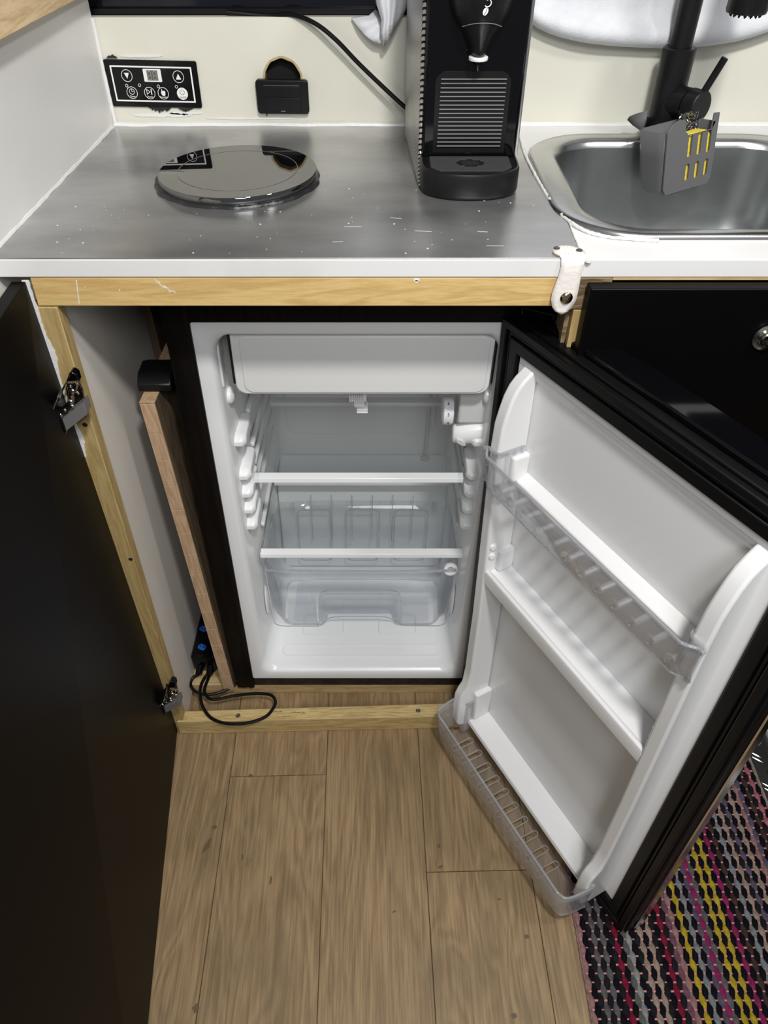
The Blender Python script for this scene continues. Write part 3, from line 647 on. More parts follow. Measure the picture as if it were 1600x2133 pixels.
# side panel (greyish white board) leaning like the post
bm = bm_(); hexa(bm, [(-.3985, .0215, .002), (-.3915, .0215, .002), (-.3915, .50, .002), (-.3985, .50, .002), (-.3705, .0215, .8995), (-.3640, .0215, .8995), (-.3585, .50, .8995), (-.3685, .50, .8995)])
obj('side_panel', bm, 'sidepanel', kc, smooth=False, bevel=.0006)
bm = bm_(); lathe(bm, [(.0022, 0), (.0022, .0006), (0, .0008)], at_y(278, 1095, .052), (1, 0, 0), 12); obj('screw', bm, 'screwmat', kc)
# marks on the rail: a white drip line, scrapes and a paint dab
bm = bm_(); random.seed(31)
def mark(u0, v0, u1, v1, wd):
    a, b = at_y(u0, v0, .0008), at_y(u1, v1, .0008); n = Vector((b.z - a.z, 0, a.x - b.x)).normalized() * wd
    hexa(bm, [a - n, a + n, a + n + Vector((0, .001, 0)), a - n + Vector((0, .001, 0)), b - n, b + n, b + n + Vector((0, .001, 0)), b - n + Vector((0, .001, 0))])
mark(159, 584, 165, 634, .0005)
for k in range(16): u = 322 + k * 2.6; v = 585 + k * 1.5 + random.uniform(-3, 3); mark(u, v, u + random.uniform(3, 7), v + random.uniform(2, 6), .0004)
mark(862, 583, 874, 583, .0016); mark(865, 586, 871, 587, .0014); mark(176, 597, 178, 598, .0006); mark(248, 603, 250, 606, .0006)
obj('paint_mark', bm, 'caulk', kc, smooth=False)
# sill
sil = thing('floor_sill', 'pine batten screwed to the floor in front of the fridge opening', 'batten', (-.15, .02, 0))
bm = bm_(); hexa(bm, [(-.399, -.004, .0005), (.190, .011, .0005), (.190, .040, .0005), (-.386, .021, .0005), (-.397, -.003, .044), (.190, .011, .044), (.190, .040, .044), (-.385, .021, .044)])
obj('batten', bm, 'pinesill', sil, bevel=.0015)
for x, y in ((-.281, .0105), (.066, .0215)):
    bm = bm_(); lathe(bm, [(.0045, 0), (.0045, .0006), (.003, .001), (.0015, .0004), (0, .0004)], (x, y, .0440), seg=20); obj('screw', bm, 'screwmat', sil)
bm = bm_(); random.seed(2)
for k in range(7):
    x = -.215 + k * .009; y = .013 + random.uniform(-.006, .006)
    prism(bm, [(x, y), (x + .007, y + .001), (x + .011, y + .0004), (x + .006, y + .002)], 'z', .0438, .0444)
obj('crack', bm, 'crackbrown', sil, smooth=False)

# door: four measured corners
dv = [(-.4165, .0, .012), (-.4015, .0, .012), (-.3305, -.60, .012), (-.3455, -.60, .012), (-.400, .0, .931), (-.3845, .0, .931), (-.3475, -.60, .931), (-.3625, -.60, .931)]
bm = bm_(); hexa(bm, [dv[3], dv[2], dv[1], dv[0], dv[7], dv[6], dv[5], dv[4]])
dr = obj('door', bm, 'blackdoor', kc, smooth=False, bevel=.001)
def doorx(y, z):
    t = -y / .6; u = (z - .012) / .919
    b = -.4015 + .071 * t; a = -.3845 + .037 * t; return b + (a - b) * u
def hinge(z):
    ref = at_y(140, 845, -.03); x0 = doorx(-.03, z) - doorx(-.03, ref.z) + ref.x
    def pt(u, v, y): q = at_y(u, v, y); return (q.x - ref.x + x0, q.z - ref.z + z)
    def pg(nm, px, y, th, m, bev=.0006):
        bm = bm_(); prism(bm, [pt(u, v, y) for u, v in px], 'y', y, y + th); return obj(nm, bm, m, dr, bevel=bev)
    pg('hinge_plate', [(136, 806), (163, 797), (172, 812), (181, 868), (152, 878), (146, 850)], -.004, .003, 'chrome')
    pg('hinge_cap', [(137, 797), (144, 778), (148, 775), (159, 781), (164, 797), (160, 801), (139, 803)], -.016, .012, 'blackgloss', .001)
    pg('hinge_arm', [(137, 800), (163, 798), (158, 818), (150, 826), (153, 838), (150, 852), (136, 872), (128, 877), (117, 868), (119, 855), (133, 848), (142, 836), (141, 818)], -.030, .007, 'chrome', .0012)
    pg('hinge_arm', [(128, 874), (174, 840), (181, 864), (137, 899)], -.034, .018, 'hingegrey', .0005)
    pg('hinge_channel', [(112, 874), (128, 872), (138, 900), (132, 917), (120, 917), (113, 900)], -.036, .010, 'blackgloss', .001)
    pg('hinge_plate', [(105, 852), (119, 826), (121, 828), (110, 856), (110, 880), (105, 880)], -.045, .03, 'chromeplain', .0004)
    for u, v, rr in ((150, 816, .0030), (161, 820, .0022), (157, 799, .002), (146, 838, .0028), (149, 847, .0026), (123, 867, .0034), (134, 856, .0022), (146, 806, .0018)):
        px, pz = pt(u, v, -.031); bm = bm_(); lathe(bm, [(rr, 0), (rr, .0012), (rr * .6, .0024), (0, .0026)], (px, -.0295, pz), (0, -1, .25), 14); obj('rivet', bm, 'chromeplain', dr)
    q = pt(124, 841, -.036); bm = bm_(); lathe(bm, [(.0055, 0), (.0050, .002), (.003, .004), (0, .0045)], (q[0], -.034, q[1]), (.3, -1, .3), 18); obj('hinge_screw', bm, 'seal', dr)
hinge(at_y(140, 845, -.03).z); hinge(.162)
for u, v in ((177, 885), (272, 1165), (350, 1502)):
    bm = bm_(); lathe(bm, [(.0032, 0), (.003, .0003), (0, .0004)], at_y(u, v, -.0003), (0, -1, 0), 14); obj('screw_hole', bm, 'gap', kc)
# raw corner of the neighbouring carcass at far left
tag(boxo('carcass_offcut', 'weathered', None, -.50, -.419, .012, .03, .80, .9345, bevel=.001), 'rough weathered wood end under the worktop at far left', 'board')

# ------------------------------------------------------------ fridge
FG = thing('mini_fridge', 'black undercounter fridge with white interior and its door open to the right', 'fridge', (-.04, .3, .03))
def fobj(*a, **k): return obj(*a, shear=SH, **k)
def fbox(name, m, *b, par=None, **k): bm = bm_(); box(bm, *b); return fobj(name, bm, m, par or FG, **k)
YF0 = .087
bm = bm_()   # outer shell: five panels
for b in ((-.2735, -.243, YF0 + .002, .53, .034, .85), (.176, .203, YF0 + .002, .53, .034, .85), (-.2735, .203, YF0 + .002, .53, .8365, .85), (-.243, .176, YF0 + .004, .53, .034, .056), (-.2735, .203, .53, .54, .034, .85)): box(bm, *b)
fobj('outer_shell', bm, 'blackpaint', FG, bevel=.0015)
bm = bm_()
def zst(x0, x1, y0, y1, z0, z1):  # rough strip
    N = 40; rings = []
    random.seed(int(abs(x0) * 1000))
    for i in range(N + 1):
        z = z0 + (z1 - z0) * i / N; j = random.uniform(-.0009, .0009)
        rings.append([(x0 + j, y1, z), (x0 + j, y0, z), (x0 + .010, y0 - .001 + j, z), (x1 - .012, y0 - .0002, z), (x1 - .006, y0 - .002, z), (x1, y0, z), (x1, y1, z)])
    loft(bm, rings, True, True)
zst(-.2765, -.243, YF0 - .004, YF0 + .006, .030, .865); fobj('front_frame', bm, 'blackrough', FG)
bm = bm_(); box(bm, -.2735, .203, YF0 - .003, YF0 + .006, .8362, .866); fobj('front_frame', bm, 'blackrough', FG, bevel=.002)
bm = bm_(); box(bm, .1755, .200, YF0 - .002, YF0 + .006, .035, .8362); fobj('front_frame', bm, 'blackpaint', FG, bevel=.002)
fbox('kick_strip', 'darkbrown', -.243, .1755, YF0 + .0, YF0 + .006, .032, .0565, bevel=.001)
# moulded liner, lofted front to back
def fr(x0, x1, z0, z1, r, y): return [(a, y, b) for a, b in rrect(x0, x1, z0, z1, r, 6)]
bm = bm_()
loft(bm, [fr(-.243, .176, .0565, .8362, .004, YF0 + .006), fr(-.243, .176, .0565, .8362, .004, YF0), fr(-.2275, .159, .0755, .8215, .02, YF0 - .0008), fr(-.2225, .1545, .0800, .8170, .026, YF0 + .003), fr(-.2185, .151, .0835, .8150, .030, YF0 + .014), fr(-.212, .145, .0845, .814, .030, .28), fr(-.205, .138, .0855, .812, .030, .425), fr(-.190, .123, .10, .80, .03, .436)], cap1=True)
fobj('liner', bm, 'fridgewhite', FG, angle=55)
# compressor hump at back bottom
bm = bm_(); prism(bm, [(.434, .350), (.400, .336), (.372, .325), (.362, .30), (.355, .09), (.434, .09)], 'x', -.205, .142); fobj('compressor_step', bm, 'fridgewhite', FG, bevel=.006, bseg=3)
bm = bm_(); prism(bm, [(a, b) for a, b in rrect(-.185, .11, .40, .70, .02)], 'y', .4335, .436); fobj('evaporator_panel', bm, 'fridgewhite', FG, bevel=.002)
# floor embossing
def emb(pts, z=.0848): bm = bm_(); tube(bm, [(a, b, z) for a, b in pts], .0013, 6, closed=True); fobj('embossing', bm, 'fridgewhite', FG)
emb(rrect(-.187, .137, .1215, .1475, .0125, 6))
emb(rrect(-.150, -.068, .172, .215, .010, 5)); emb(rrect(.006, .082, .172, .215, .010, 5))
# freezer compartment
bm = bm_()
for b in ((-.200, .144, .112, .40, .7150, .7200), (-.200, -.196, .112, .40, .72, .812), (.140, .144, .112, .40, .72, .812), (-.2, .144, .396, .40, .72, .812)): box(bm, *b)
fobj('freezer_box', bm, 'greyplastic', FG, bevel=.001)
bm = bm_(); prism(bm, rrect(-.1995, .1455, .7190, .8165, .012, 6, (.003, .003, .015, .015)), 'y', .101, .108); fd = fobj('freezer_flap', bm, 'freezer', FG, bevel=.002, bseg=3)
bm = bm_(); prism(bm, rrect(-.188, .140, .7225, .8085, .010, 6, (.010, .010, .013, .013)), 'y', .0995, .102); fobj('flap_panel', bm, 'freezer', fd, bevel=.0022, bseg=3)
bm = bm_(); cyl(bm, (-.2015, .104, .735), (-.2015, .104, .815), .0016, 8); fobj('flap_hinge', bm, 'gap', FG)
bm = bm_(); cyl(bm, (.1485, .104, .735), (.1485, .104, .815), .001, 8); fobj('flap_hinge', bm, 'gap', FG)
for sx in (-.216, .150):
    bm = bm_(); lathe(bm, [(.013, -.002), (.0125, .003), (.009, .006), (0, .007)], (sx, .128, .700), (1 if sx < 0 else -1, 0, 0), 20); fobj('liner_boss', bm, 'fridgewhite', FG)
    bm = bm_(); prism(bm, rrect(.103, .120, .725, .800, .007), 'x', sx - (.004 if sx < 0 else -.0), sx + (.0 if sx < 0 else .006)); fobj('liner_boss', bm, 'fridgewhite', FG, bevel=.002)
# rating label on the left liner wall
bm = bm_(); box(bm, -.2172, -.2168, .104, .134, .762, .812); lb = fobj('rating_label', bm, 'barwhite', FG, smooth=False)
bm = bm_()
for k in range(9): box(bm, -.2168, -.2166, .107, .129 - (k * 37 % 5) * .002, .766 + k * .005, .7675 + k * .005)
fobj('printed_line', bm, 'seg', lb, smooth=False)
# drain piece, and a second small ribbed bit below it
bm = bm_()
for k in range(7): box(bm, -.046 + k * .0031, -.0445 + k * .0031, .118, .126, .694, .712)
for k in range(6): box(bm, -.036, -.020, .1335, .142, .664 + k * .0026, .6655 + k * .0026)
box(bm, -.046, -.022, .126, .129, .690, .714); hexa(bm, [(-.040, .128, .680), (-.025, .128, .680), (-.020, .142, .664), (-.036, .142, .664), (-.040, .128, .692), (-.025, .128, .692), (-.020, .142, .680), (-.036, .142, .680)])
fobj('drain_and_ribs', bm, 'barwhite', FG, bevel=.0004)
# thermostat housing, dial, lamp cover
bm = bm_(); prism(bm, [(.128, .650), (.128, .714), (.21, .714), (.21, .640), (.16, .632)], 'x', .112, .154); fobj('thermostat_housing', bm, 'greyplastic', FG, bevel=.003)
bm = bm_(); lathe(bm, [(.018, 0), (.0205, .0015), (.0215, .002), (.0215, .014), (.0205, .016), (.018, .017)], (.0905, .158, .652), (1, 0, 0), 36)
dl = fobj('thermostat_dial', bm, 'barwhite', FG)
for s, a in (('6', 62), ('5', 17), ('4', -26)):
    a = R(a); p = Vector((.099 + SH * (.652 - .83), .158 - .0217 * math.cos(a), .652 + .0217 * math.sin(a)))
    nz = Vector((0, -math.cos(a), math.sin(a))); ny = Vector((0, math.sin(a), math.cos(a))); nx = ny.cross(nz)
    mx = Matrix.Translation(p) @ Matrix((nx, ny, nz)).transposed().to_4x4()
    text('numeral', s, .0068, 'darkprint', dl, mx)
bm = bm_(); rings = []
for x, r in ((.107, .008), (.1075, .012), (.110, .0145), (.118, .017), (.130, .0190), (.142, .0198), (.157, .0198)):
    rings.append([(x, .140 + r * .9 * math.cos(a), .626 + .003 * (x - .13) / .02 + r * math.sin(a)) for a in [2 * PI * i / 28 for i in range(28)]])
loft(bm, rings, True, True); lc = fobj('lamp_cover', bm, 'barwhite', FG, angle=50)
bm = bm_(); prism(bm, rotp(circ(0, 0, .0088, 20, .0036), R(-35), .1195, .6185), 'y', .1215, .1262); fobj('thumb_notch', bm, 'greyplastic', lc, bevel=.0006)
bm = bm_(); tube(bm, [(.095, .40, .62), (.095, .4, .50), (.094, .41, .37)], .003, 10); lathe(bm, [(.009, 0), (.009, .002), (.006, .004), (0, .004)], (.094, .415, .352), seg=20); fobj('probe', bm, 'greyplastic', FG)
# guide rails
bpts = lambda h: [(.118, -h * .35), (.128, -h * .8), (.136, -h), (.185, -h), (.185, h), (.128, h), (.118, h * .45)]
for z in (.618, .552, .515, .480, .444):
    for sgn, xw in ((-1, -.2165), (1, .1500)):
        bm = bm_()
        rings = []
        for d, k in ((-.004, 1.0), (.010, 1.0), (.0155, .78)):
            rings.append([(xw - sgn * d, .150 + (y - .150) * (k if y < .15 else 1 - (1 - k) * .4), z + q * k) for y, q in bpts(.0115)])
        loft(bm, rings, True, True); fobj('guide_rail', bm, 'fridgewhite', FG, bevel=.002)
for z in (.618, .552, .515, .480, .444, .37):
    for sgn, xw in ((-1, -.2125), (1, .1460)):
        bm = bm_(); box(bm, *(sorted((xw, xw - sgn * .007))), .20, .40, z - .002, z + .006); fobj('guide_rib', bm, 'fridgewhite', FG, bevel=.002)
# shelves
def shelf(z, x0, x1, yb, name='glass_shelf'):
    o = fbox(name, 'glass', x0 + .002, x1 - .002, .150, yb, z - .0015, z + .0015, bevel=.0005, bseg=1)
    bm = bm_(); prism(bm, [(.143, z - .0045), (.1445, z + .0035), (.158, z + .005), (.158, z + .002), (.150, z + .001), (.150, z - .005)], 'x', x0, x1); fobj('front_bar', bm, 'barwhite', o, bevel=.0008)
    bm = bm_(); prism(bm, [(yb - .008, z - .004), (yb - .008, z + .004), (yb + .003, z + .008), (yb + .003, z - .004)], 'x', x0 + .003, x1 - .003); fobj('rear_bar', bm, 'barwhite', o, bevel=.0008)
    return o
s1 = shelf(.526, -.2025, .1340, .362)
for x, sg in ((-.2055, 1), (.1370, -1)):
    bm = bm_(); lathe(bm, [(.011, -.009), (.013, -.004), (.013, .006), (.009, .011), (.0, .012)], (x, .150, .524), (sg * .3, -.5, .6), 14); fobj('corner_clip', bm, 'clear', s1)
s2 = shelf(.3500, -.2085, .1510, .345)
for x in (-.2075, .1500): fbox('side_trim', 'chromeplain', x - .0012, x + .0012, .150, .345, .346, .354, par=s2)
# crisper drawer
cr = thing_parent = FG
bm = bm_()
def sstep(a, b, x): t = min(max((x - a) / (b - a), 0), 1); return t * t * (3 - 2 * t)
NX, NZ = 56, 22; rows = []
for j in range(NZ + 1):
    t = j / NZ; row = []                               # t 0 bottom, 1 top
    z = .0875 + .2155 * t; hw = .1715 + .003 * t
    if t < .12: hw -= .010 * (1 - t / .12) ** 2
    for i in range(NX + 1):
        s = -1 + 2 * i / NX; x = -.031 + hw * s; y = .196 - .044 * t
        y += .020 * sstep(.88, 1.0, abs(s))            # rounded corners run to the sides
        rec = (1 - sstep(.40, .46, abs(s + .02))) * (1 - sstep(.52, .58, t)); y += .030 * rec * (.4 + .6 * (1 - t / .58) if t < .58 else 0)
        row.append((x, y, z))
    rows.append(row)
loft(bm, rows, closed=False)
dw = fobj('crisper_drawer', bm, 'clear', FG, solid=.0018, angle=70)
bm = bm_(); rows = []
for t in (0, .06, .3, .65, 1):
    z = .0875 + .2155 * t; hw = .1715 + .003 * t - (.010 * (1 - t / .12) ** 2 if t < .12 else 0); y0 = .196 - .044 * t + .020
    rows.append([(-.031 - hw, y0, z), (-.031 - hw + .0, .30, z), (-.031 - hw + .008, .335 - .02 * (1 - t), z), (-.031 - hw * .6, .340 - .02 * (1 - t), z), (-.031 + hw * .6, .340 - .02 * (1 - t), z), (-.031 + hw - .008, .335 - .02 * (1 - t), z), (-.031 + hw, .30, z), (-.031 + hw, y0, z)])
loft(bm, rows, closed=False); fobj('drawer_side', bm, 'clear', dw, solid=.0018, angle=70)
bm = bm_(); prism(bm, rrect(-.172, .110, .205, .315, .012), 'z', .0868, .0884); fobj('drawer_base', bm, 'clear', dw)
bm = bm_(); tube(bm, smoothpath([(-.2075, .30, .303), (-.2075, .180, .303), (-.203, .155, .303), (-.190, .152, .303), (-.03, .150, .3025), (.128, .152, .303), (.141, .155, .303), (.1455, .18, .303), (.1455, .30, .303)], 5), .0022, 8); fobj('drawer_rim', bm, 'rimclear', dw)
for xc in (-.130, -.031, .068):
    bm = bm_(); tube(bm, [(a, .333 - (b < .2) * .004, b) for a, b in rrect(xc - .034, xc + .034, .14, .285, .012, 5)], .0014, 6, closed=True); fobj('drawer_rib', bm, 'rimclear', dw)
for k in range(6):
    bm = bm_(); tube(bm, [(-.135 + k * .041, .338, .32), (-.135 + k * .041, .330, .20)], .0012, 6); fobj('drawer_rib', bm, 'rimclear', dw)
bm = bm_(); lathe(bm, [(.006, -.003), (.0125, -.003), (.0125, .003), (.006, .003), (.006, -.003)], (.1335, .158, .3005), (0, -1, .3), 24); fobj('drawer_stop', bm, 'barwhite', dw)
for nm, px, yy in (('handle_arch', [(666, 1302), (664, 1270), (666, 1243), (680, 1230), (740, 1228), (818, 1230), (833, 1243), (836, 1270), (837, 1300)], .181), ('handle_arch', [(668, 1303), (682, 1290), (700, 1285), (750, 1284), (800, 1285), (820, 1292), (836, 1301)], .19), ('drawer_edge', [(553, 1192), (562, 1240), (570, 1285), (580, 1302), (620, 1304), (664, 1304)], .187), ('drawer_edge', [(838, 1302), (880, 1303), (920, 1302), (932, 1285), (941, 1240), (949, 1196)], .187)):
    bm = bm_(); tube(bm, smoothpath([at_y(u, v, yy + .006 - .045 * (1303 - v) / 112 * (nm == 'drawer_edge')) for u, v in px], 5), .0011, 6); obj(nm, bm, 'rimclear', dw)
for k in range(2):
    bm = bm_(); lathe(bm, [(.014, 0), (.012, .003), (0, .006)], ((-.214 if k == 0 else .1475), .17, .20), (1 if k == 0 else -1, 0, 0), 20)
    for v in bm.verts: v.co.z = .20 + (v.co.z - .20) * 3
    fobj('liner_boss', bm, 'fridgewhite', FG)

# ------------------------------------------------------------ fridge door (own frame: x = width, y = outward face, z = -down)
DU, DV, DW = Vector((.46796, -.88342, .02406)), Vector((-.00527, .02444, .99969)), Vector((.88373, .46794, -.00679))
DU.normalize(); DW = (DW - DU * DW.dot(DU)).normalized(); DV = DU.cross(DW)
DM = Matrix.Translation((.17187, .05248, .80957)) @ Matrix((DU, DW, DV)).transposed().to_4x4()
bm = bm_()   # slab with bowed front
def bow(i): return .040 + .016 * abs(math.sin(PI * min(max((i + .03) / .475, 0), 1))) ** .8
NB = 26; iv = [-.028 + .471 * k / NB for k in range(NB + 1)]
prism(bm, [(-.028, .0125), (.443, .0125)] + [(i, bow(i) - .012 * sstep(.36, .443, i)) for i in iv[::-1]], 'z', -.8085, .0475)
FD = obj('fridge_door', bm, 'blackgloss', FG, mx=DM, bevel=.003, bseg=3, angle=30)
bm = bm_(); prism(bm, [(.4432, .014), (.4452, .015), (.4452, .030), (.4432, .032)], 'z', -.80, .045); obj('edge_reflection', bm, 'chromeplain', FD, mx=DM)  # chrome strip standing in for the glossy reflection along the door edge
# magnetic gasket: ribbed frame round the liner
def frame(bm, o, i, y0, y1):
    plate(bm, [(-o, .766 * -1 - o), (.401 + o, -.766 - o), (.401 + o, o), (-o, o)], [[(-i, -.766 - i), (.401 + i, -.766 - i), (.401 + i, i), (-i, i)]], 'y', y0, y1)
gk = bm_()
for o, i, y0, y1 in ((.0405, -.001, -.001, .0125), (.037, .0265, -.0095, -.001), (.0245, .020, -.006, -.001), (.018, .002, -.0080, -.001)): frame(gk, o, i, y0, y1)
obj('gasket', gk, 'rubber', FD, mx=DM, bevel=.0016, bseg=2)
# inner liner
bm = bm_(); plate(bm, rrect(0, .401, -.766, 0, .002, 2), [rrect(.021, .375, -.748, -.009, .012, 5)], 'y', -.0035, .004); LN = obj('door_liner', bm, 'doorwhite', FD, mx=DM, bevel=.0015)
bm = bm_(); box(bm, .012, .384, .0045, .010, -.76, -.004); obj('liner_panel', bm, 'doorwhite', LN, mx=DM, smooth=False)
prof = [(.004, 0), (.010, -.0065), (.019, -.017), (.028, -.0245), (.042, -.031), (.060, -.0362), (.080, -.0405), (.118, -.0425), (.30, -.0410), (.46, -.0400), (.60, -.0420), (.640, -.0455), (.655, -.0540), (.668, -.0590), (.70, -.0605), (.742, -.0600), (.754, -.0560), (.762, -.040), (.764, 0)]
for x0, x1 in ((.010, .030), (.366, .386)):
    bm = bm_(); prism(bm, [(k, -j) for j, k in prof], 'x', x0, x1)
    for v in bm.verts:
        if v.co.y > -.001: v.co.y = .004
    obj('side_rib', bm, 'doorwhite', LN, mx=DM, bevel=.0035, bseg=3, angle=60)
def lip(name, prof2, x0=.028, x1=.368, bv=.002): bm = bm_(); prism(bm, prof2, 'x', x0, x1); obj(name, bm, 'doorwhite', LN, mx=DM, bevel=bv, bseg=3)
lip('rack_ledge', [(.005, -.160), (-.014, -.168), (-.014, -.176), (.005, -.200)])
lip('moulded_shelf', [(.005, -.343), (-.030, -.3465), (-.033, -.3415), (-.0385, -.3415), (-.0400, -.348), (-.0385, -.370), (-.034, -.371), (.005, -.378)])
lip('rack_ledge', [(.005, -.738), (-.036, -.746), (-.038, -.755), (.005, -.764)])
lip('top_ledge', [(.005, -.004), (-.002, -.006), (-.002, -.012), (.005, -.028)], .024, .372, .0015)
for x0, x1 in ((.028, .040), (.356, .368)):
    for j0, j1 in ((.128, .170), (.352 - .05, .344), (.664, .742)):
        bm = bm_(); box(bm, x0, x1, -.022 if j0 < .6 else -.030, .005, -j1, -j0); obj('side_step', bm, 'doorwhite', LN, mx=DM, bevel=.004, bseg=3)
for x, sg in ((.030, 1), (.366, -1)):
    for j in (.293, .312):
        bm = bm_(); lathe(bm, [(.0062, -.001), (.0062, .003), (.004, .0048), (0, .005)], (x - sg * .001, -.0310, -j), (sg, -.35, .1), 8); obj('rack_peg', bm, 'doorwhite', LN, mx=DM)

def rack(jt, jb, kf, slots):
    """clear bottle rack: jt rim, jb floor, kf front face distance"""
    L, Rr = .012, .386
    plan = [(.0325, -.002), (.0325, -.030), (.0315, -.0425), (.022, -.0465), (L, -.047 if slots else -.0455), (L - .002, -.053), (L + .003, kf + .010), (L + .016, kf + .001), (L + .035, kf), (.2, kf - .0005), (Rr - .035, kf), (Rr - .016, kf + .001), (Rr - .003, kf + .010), (Rr + .002, -.053), (Rr, -.0465), (.376, -.0465), (.3665, -.0425), (.3635, -.030), (.3635, -.002)]
    if slots: plan = [(x, k if -k > -kf * .8 or -k < .047 else k) for x, k in plan]
    P = smoothpath([(x, k, 0) for x, k in plan], 4)
    bm = bm_(); rows = []
    for t in (0, .25, .5, .75, .92, 1):
        z = -jt - (jb - jt) * t; sh = .10 * t ** 3
        rows.append([(.199 + (p.x - .199) * (1 - .012 * t), p.y * (1 - sh * (abs(p.y) > .047)), z) for p in P])
    loft(bm, rows, closed=False)
    rk = obj('bottle_rack', bm, 'rackmilk' if slots else 'rackclear', FD, mx=DM, solid=.0018, angle=60)
    bm = bm_(); tube(bm, [(p.x, p.y, -jt) for p in P], .0021, 8); obj('rack_rim', bm, 'rimclear', rk, mx=DM)
    bm = bm_(); tube(bm, [(p.x * .988 + .0024, p.y * (.9 if abs(p.y) > .047 else 1), -jb) for p in P if abs(p.y) > .04], .0013, 6); obj('rack_edge', bm, 'rimclear', rk, mx=DM)
    kb = kf * .9
    ki = -.0385 if slots else -.014
    hs = [rrect(x - .0042, x + .0042, kb + .006, ki - .003, .0040, 4) for x in [.058 + .0284 * q for q in range(10)]] if slots else []
    bm = bm_(); plate(bm, rrect(.026, .372, kb + .002, ki, .008, 4), hs, 'z', -jb + .0002, -jb + .0022); obj('rack_floor', bm, 'rackclear', rk, mx=DM)
    if slots:
        for q in range(10):
            x = .058 + .0284 * q; bm = bm_()
            tube(bm, [(a, b, -jb + .0026) for a, b in rrect(x - .0050, x + .0050, kb + .005, ki - .002, .0048, 5)], .0011, 6, closed=True); obj('slot_rim', bm, 'rimclear', rk, mx=DM)
    else:
        for q in range(12):
            x = .045 + .0283 * q; bm = bm_()
            tube(bm, [(x, ki - .006, -jb - .001), (x, kb + .012, -jb - .0012), (x, kb + .006, -jb + .004), (x, kb + .003, -jb + .012)], .0045, 10); obj('floor_rib', bm, 'rimclear', rk, mx=DM)
    for x in (.0335, .3625):
        for k in (-.006, -.018, -.030):
            bm = bm_(); box(bm, x - .0012, x + .0012, k - .002, k + .002, -jb + .006, -jt - .001); obj('clip_rib', bm, 'rackclear', rk, mx=DM, bevel=.0006)
rack(.118, .172, -.060, False)
rack(.690, .775, -.101, True)
# hinge cover at the top right corner
bm = bm_(); prism(bm, [(.165, .060), (.200, .040), (.222, .062), (.222, .10), (.165, .10)], 'z', .860, .8705); bm2 = obj('hinge_bracket', bm, 'blackgloss', FG, bevel=.0015)
bm = bm_(); lathe(bm, [(.012, 0), (.012, .010), (.009, .013), (0, .014)], (.196, .068, .861), seg=24); obj('hinge_pin', bm, 'blackgloss', FG)

# platform under the fridge
pf = tag(boxo('platform_board', 'ply', None, -.3895, .19, .089, .52, .0005, .0295, bevel=.0012), 'pale plywood board on the floor carrying the fridge', 'board')

# ------------------------------------------------------------ boards stored beside the fridge
bm = bm_(); hexa(bm, [(-.3205, .078, .0305), (-.3000, .078, .0305), (-.2960, .40, .0305), (-.3165, .40, .0305), (-.3330, .085, .716), (-.3120, .085, .716), (-.3080, .42, .716), (-.3290, .42, .716)])
cbm = bm
cb = thing('butcher_block', 'beech butcher-block board stood on end left of the fridge', 'board', (-.31, .2, .03))
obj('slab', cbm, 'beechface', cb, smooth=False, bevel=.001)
NSEG = 14
for k in range(NSEG):
    z0, z1 = .031 + (.715 - .031) * k / NSEG + .0003, .031 + (.715 - .031) * (k + 1) / NSEG - .0003
    f = lambda z: (-.3205 + (-.0125) * (z - .0305) / .6855, .078 + .007 * (z - .0305) / .6855)
    (xa, ya), (xb, yb_) = f(z0), f(z1)
    bm = bm_(); hexa(bm, [(xa, ya - .0022, z0), (xa + .0206, ya - .0022, z0), (xa + .0206, ya + .001, z0), (xa, ya + .001, z0), (xb, yb_ - .0022, z1), (xb + .0206, yb_ - .0022, z1), (xb + .0206, yb_ + .001, z1), (xb, yb_ + .001, z1)])
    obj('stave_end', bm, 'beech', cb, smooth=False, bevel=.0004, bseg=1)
bm = bm_(); hexa(bm, [(-.3330, .083, .7162), (-.3120, .083, .7162), (-.3080, .42, .7162), (-.3290, .42, .7162), (-.3330, .083, .7175), (-.3120, .083, .7175), (-.3080, .42, .7175), (-.3290, .42, .7175)])
obj('top_edge', bm, 'beech', cb, smooth=False)
bm = bm_(); prism(bm, [(.108, .7180), (.108, .729), (.122, .740), (.150, .742), (.170, .732), (.170, .7180)], 'x', -.340, -.293)
tag(obj('clip_holder', bm, 'blackplastic', bevel=.002), 'black plastic holder resting on top of the butcher-block board', 'holder')
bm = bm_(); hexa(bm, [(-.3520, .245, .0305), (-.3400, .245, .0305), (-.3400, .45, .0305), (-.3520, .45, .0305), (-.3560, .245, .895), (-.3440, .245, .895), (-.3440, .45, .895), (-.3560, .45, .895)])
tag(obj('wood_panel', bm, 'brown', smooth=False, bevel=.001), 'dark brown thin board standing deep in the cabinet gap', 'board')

# ------------------------------------------------------------ power strip and cords
ps = thing('power_strip', 'black power strip with two blue sockets lying beside the cutting board', 'power strip', (-.355, .21, .03))
bm = bm_(); loft(bm, [[(a, y, b) for a, b in rrect(-.3885 - o, -.3370 + o, .0305 + p, .083 - p, .008)] for y, o, p in ((.119, -.005, .006), (.124, 0, .0), (.27, 0, 0), (.275, -.006, .005))], True, True); obj('housing', bm, 'blackgloss', ps, angle=45)
for u, v in ((424, 1310), (421, 1348)):
    q = at_z(u, v, .083); bm = bm_(); prism(bm, rotp(rrect(-.0085, .0085, -.0065, .0065, .005, 5), -.5, q.x, q.y), 'z', .0828, .0843); so = obj('socket', bm, 'blue', ps, bevel=.0008)
    for dx in (-.0035, .0035):
        bm = bm_(); cyl(bm, (q.x + dx, q.y - dx * .5, .0838), (q.x + dx, q.y - dx * .5, .0846), .0016, 12); obj('socket_hole', bm, 'gap', so)
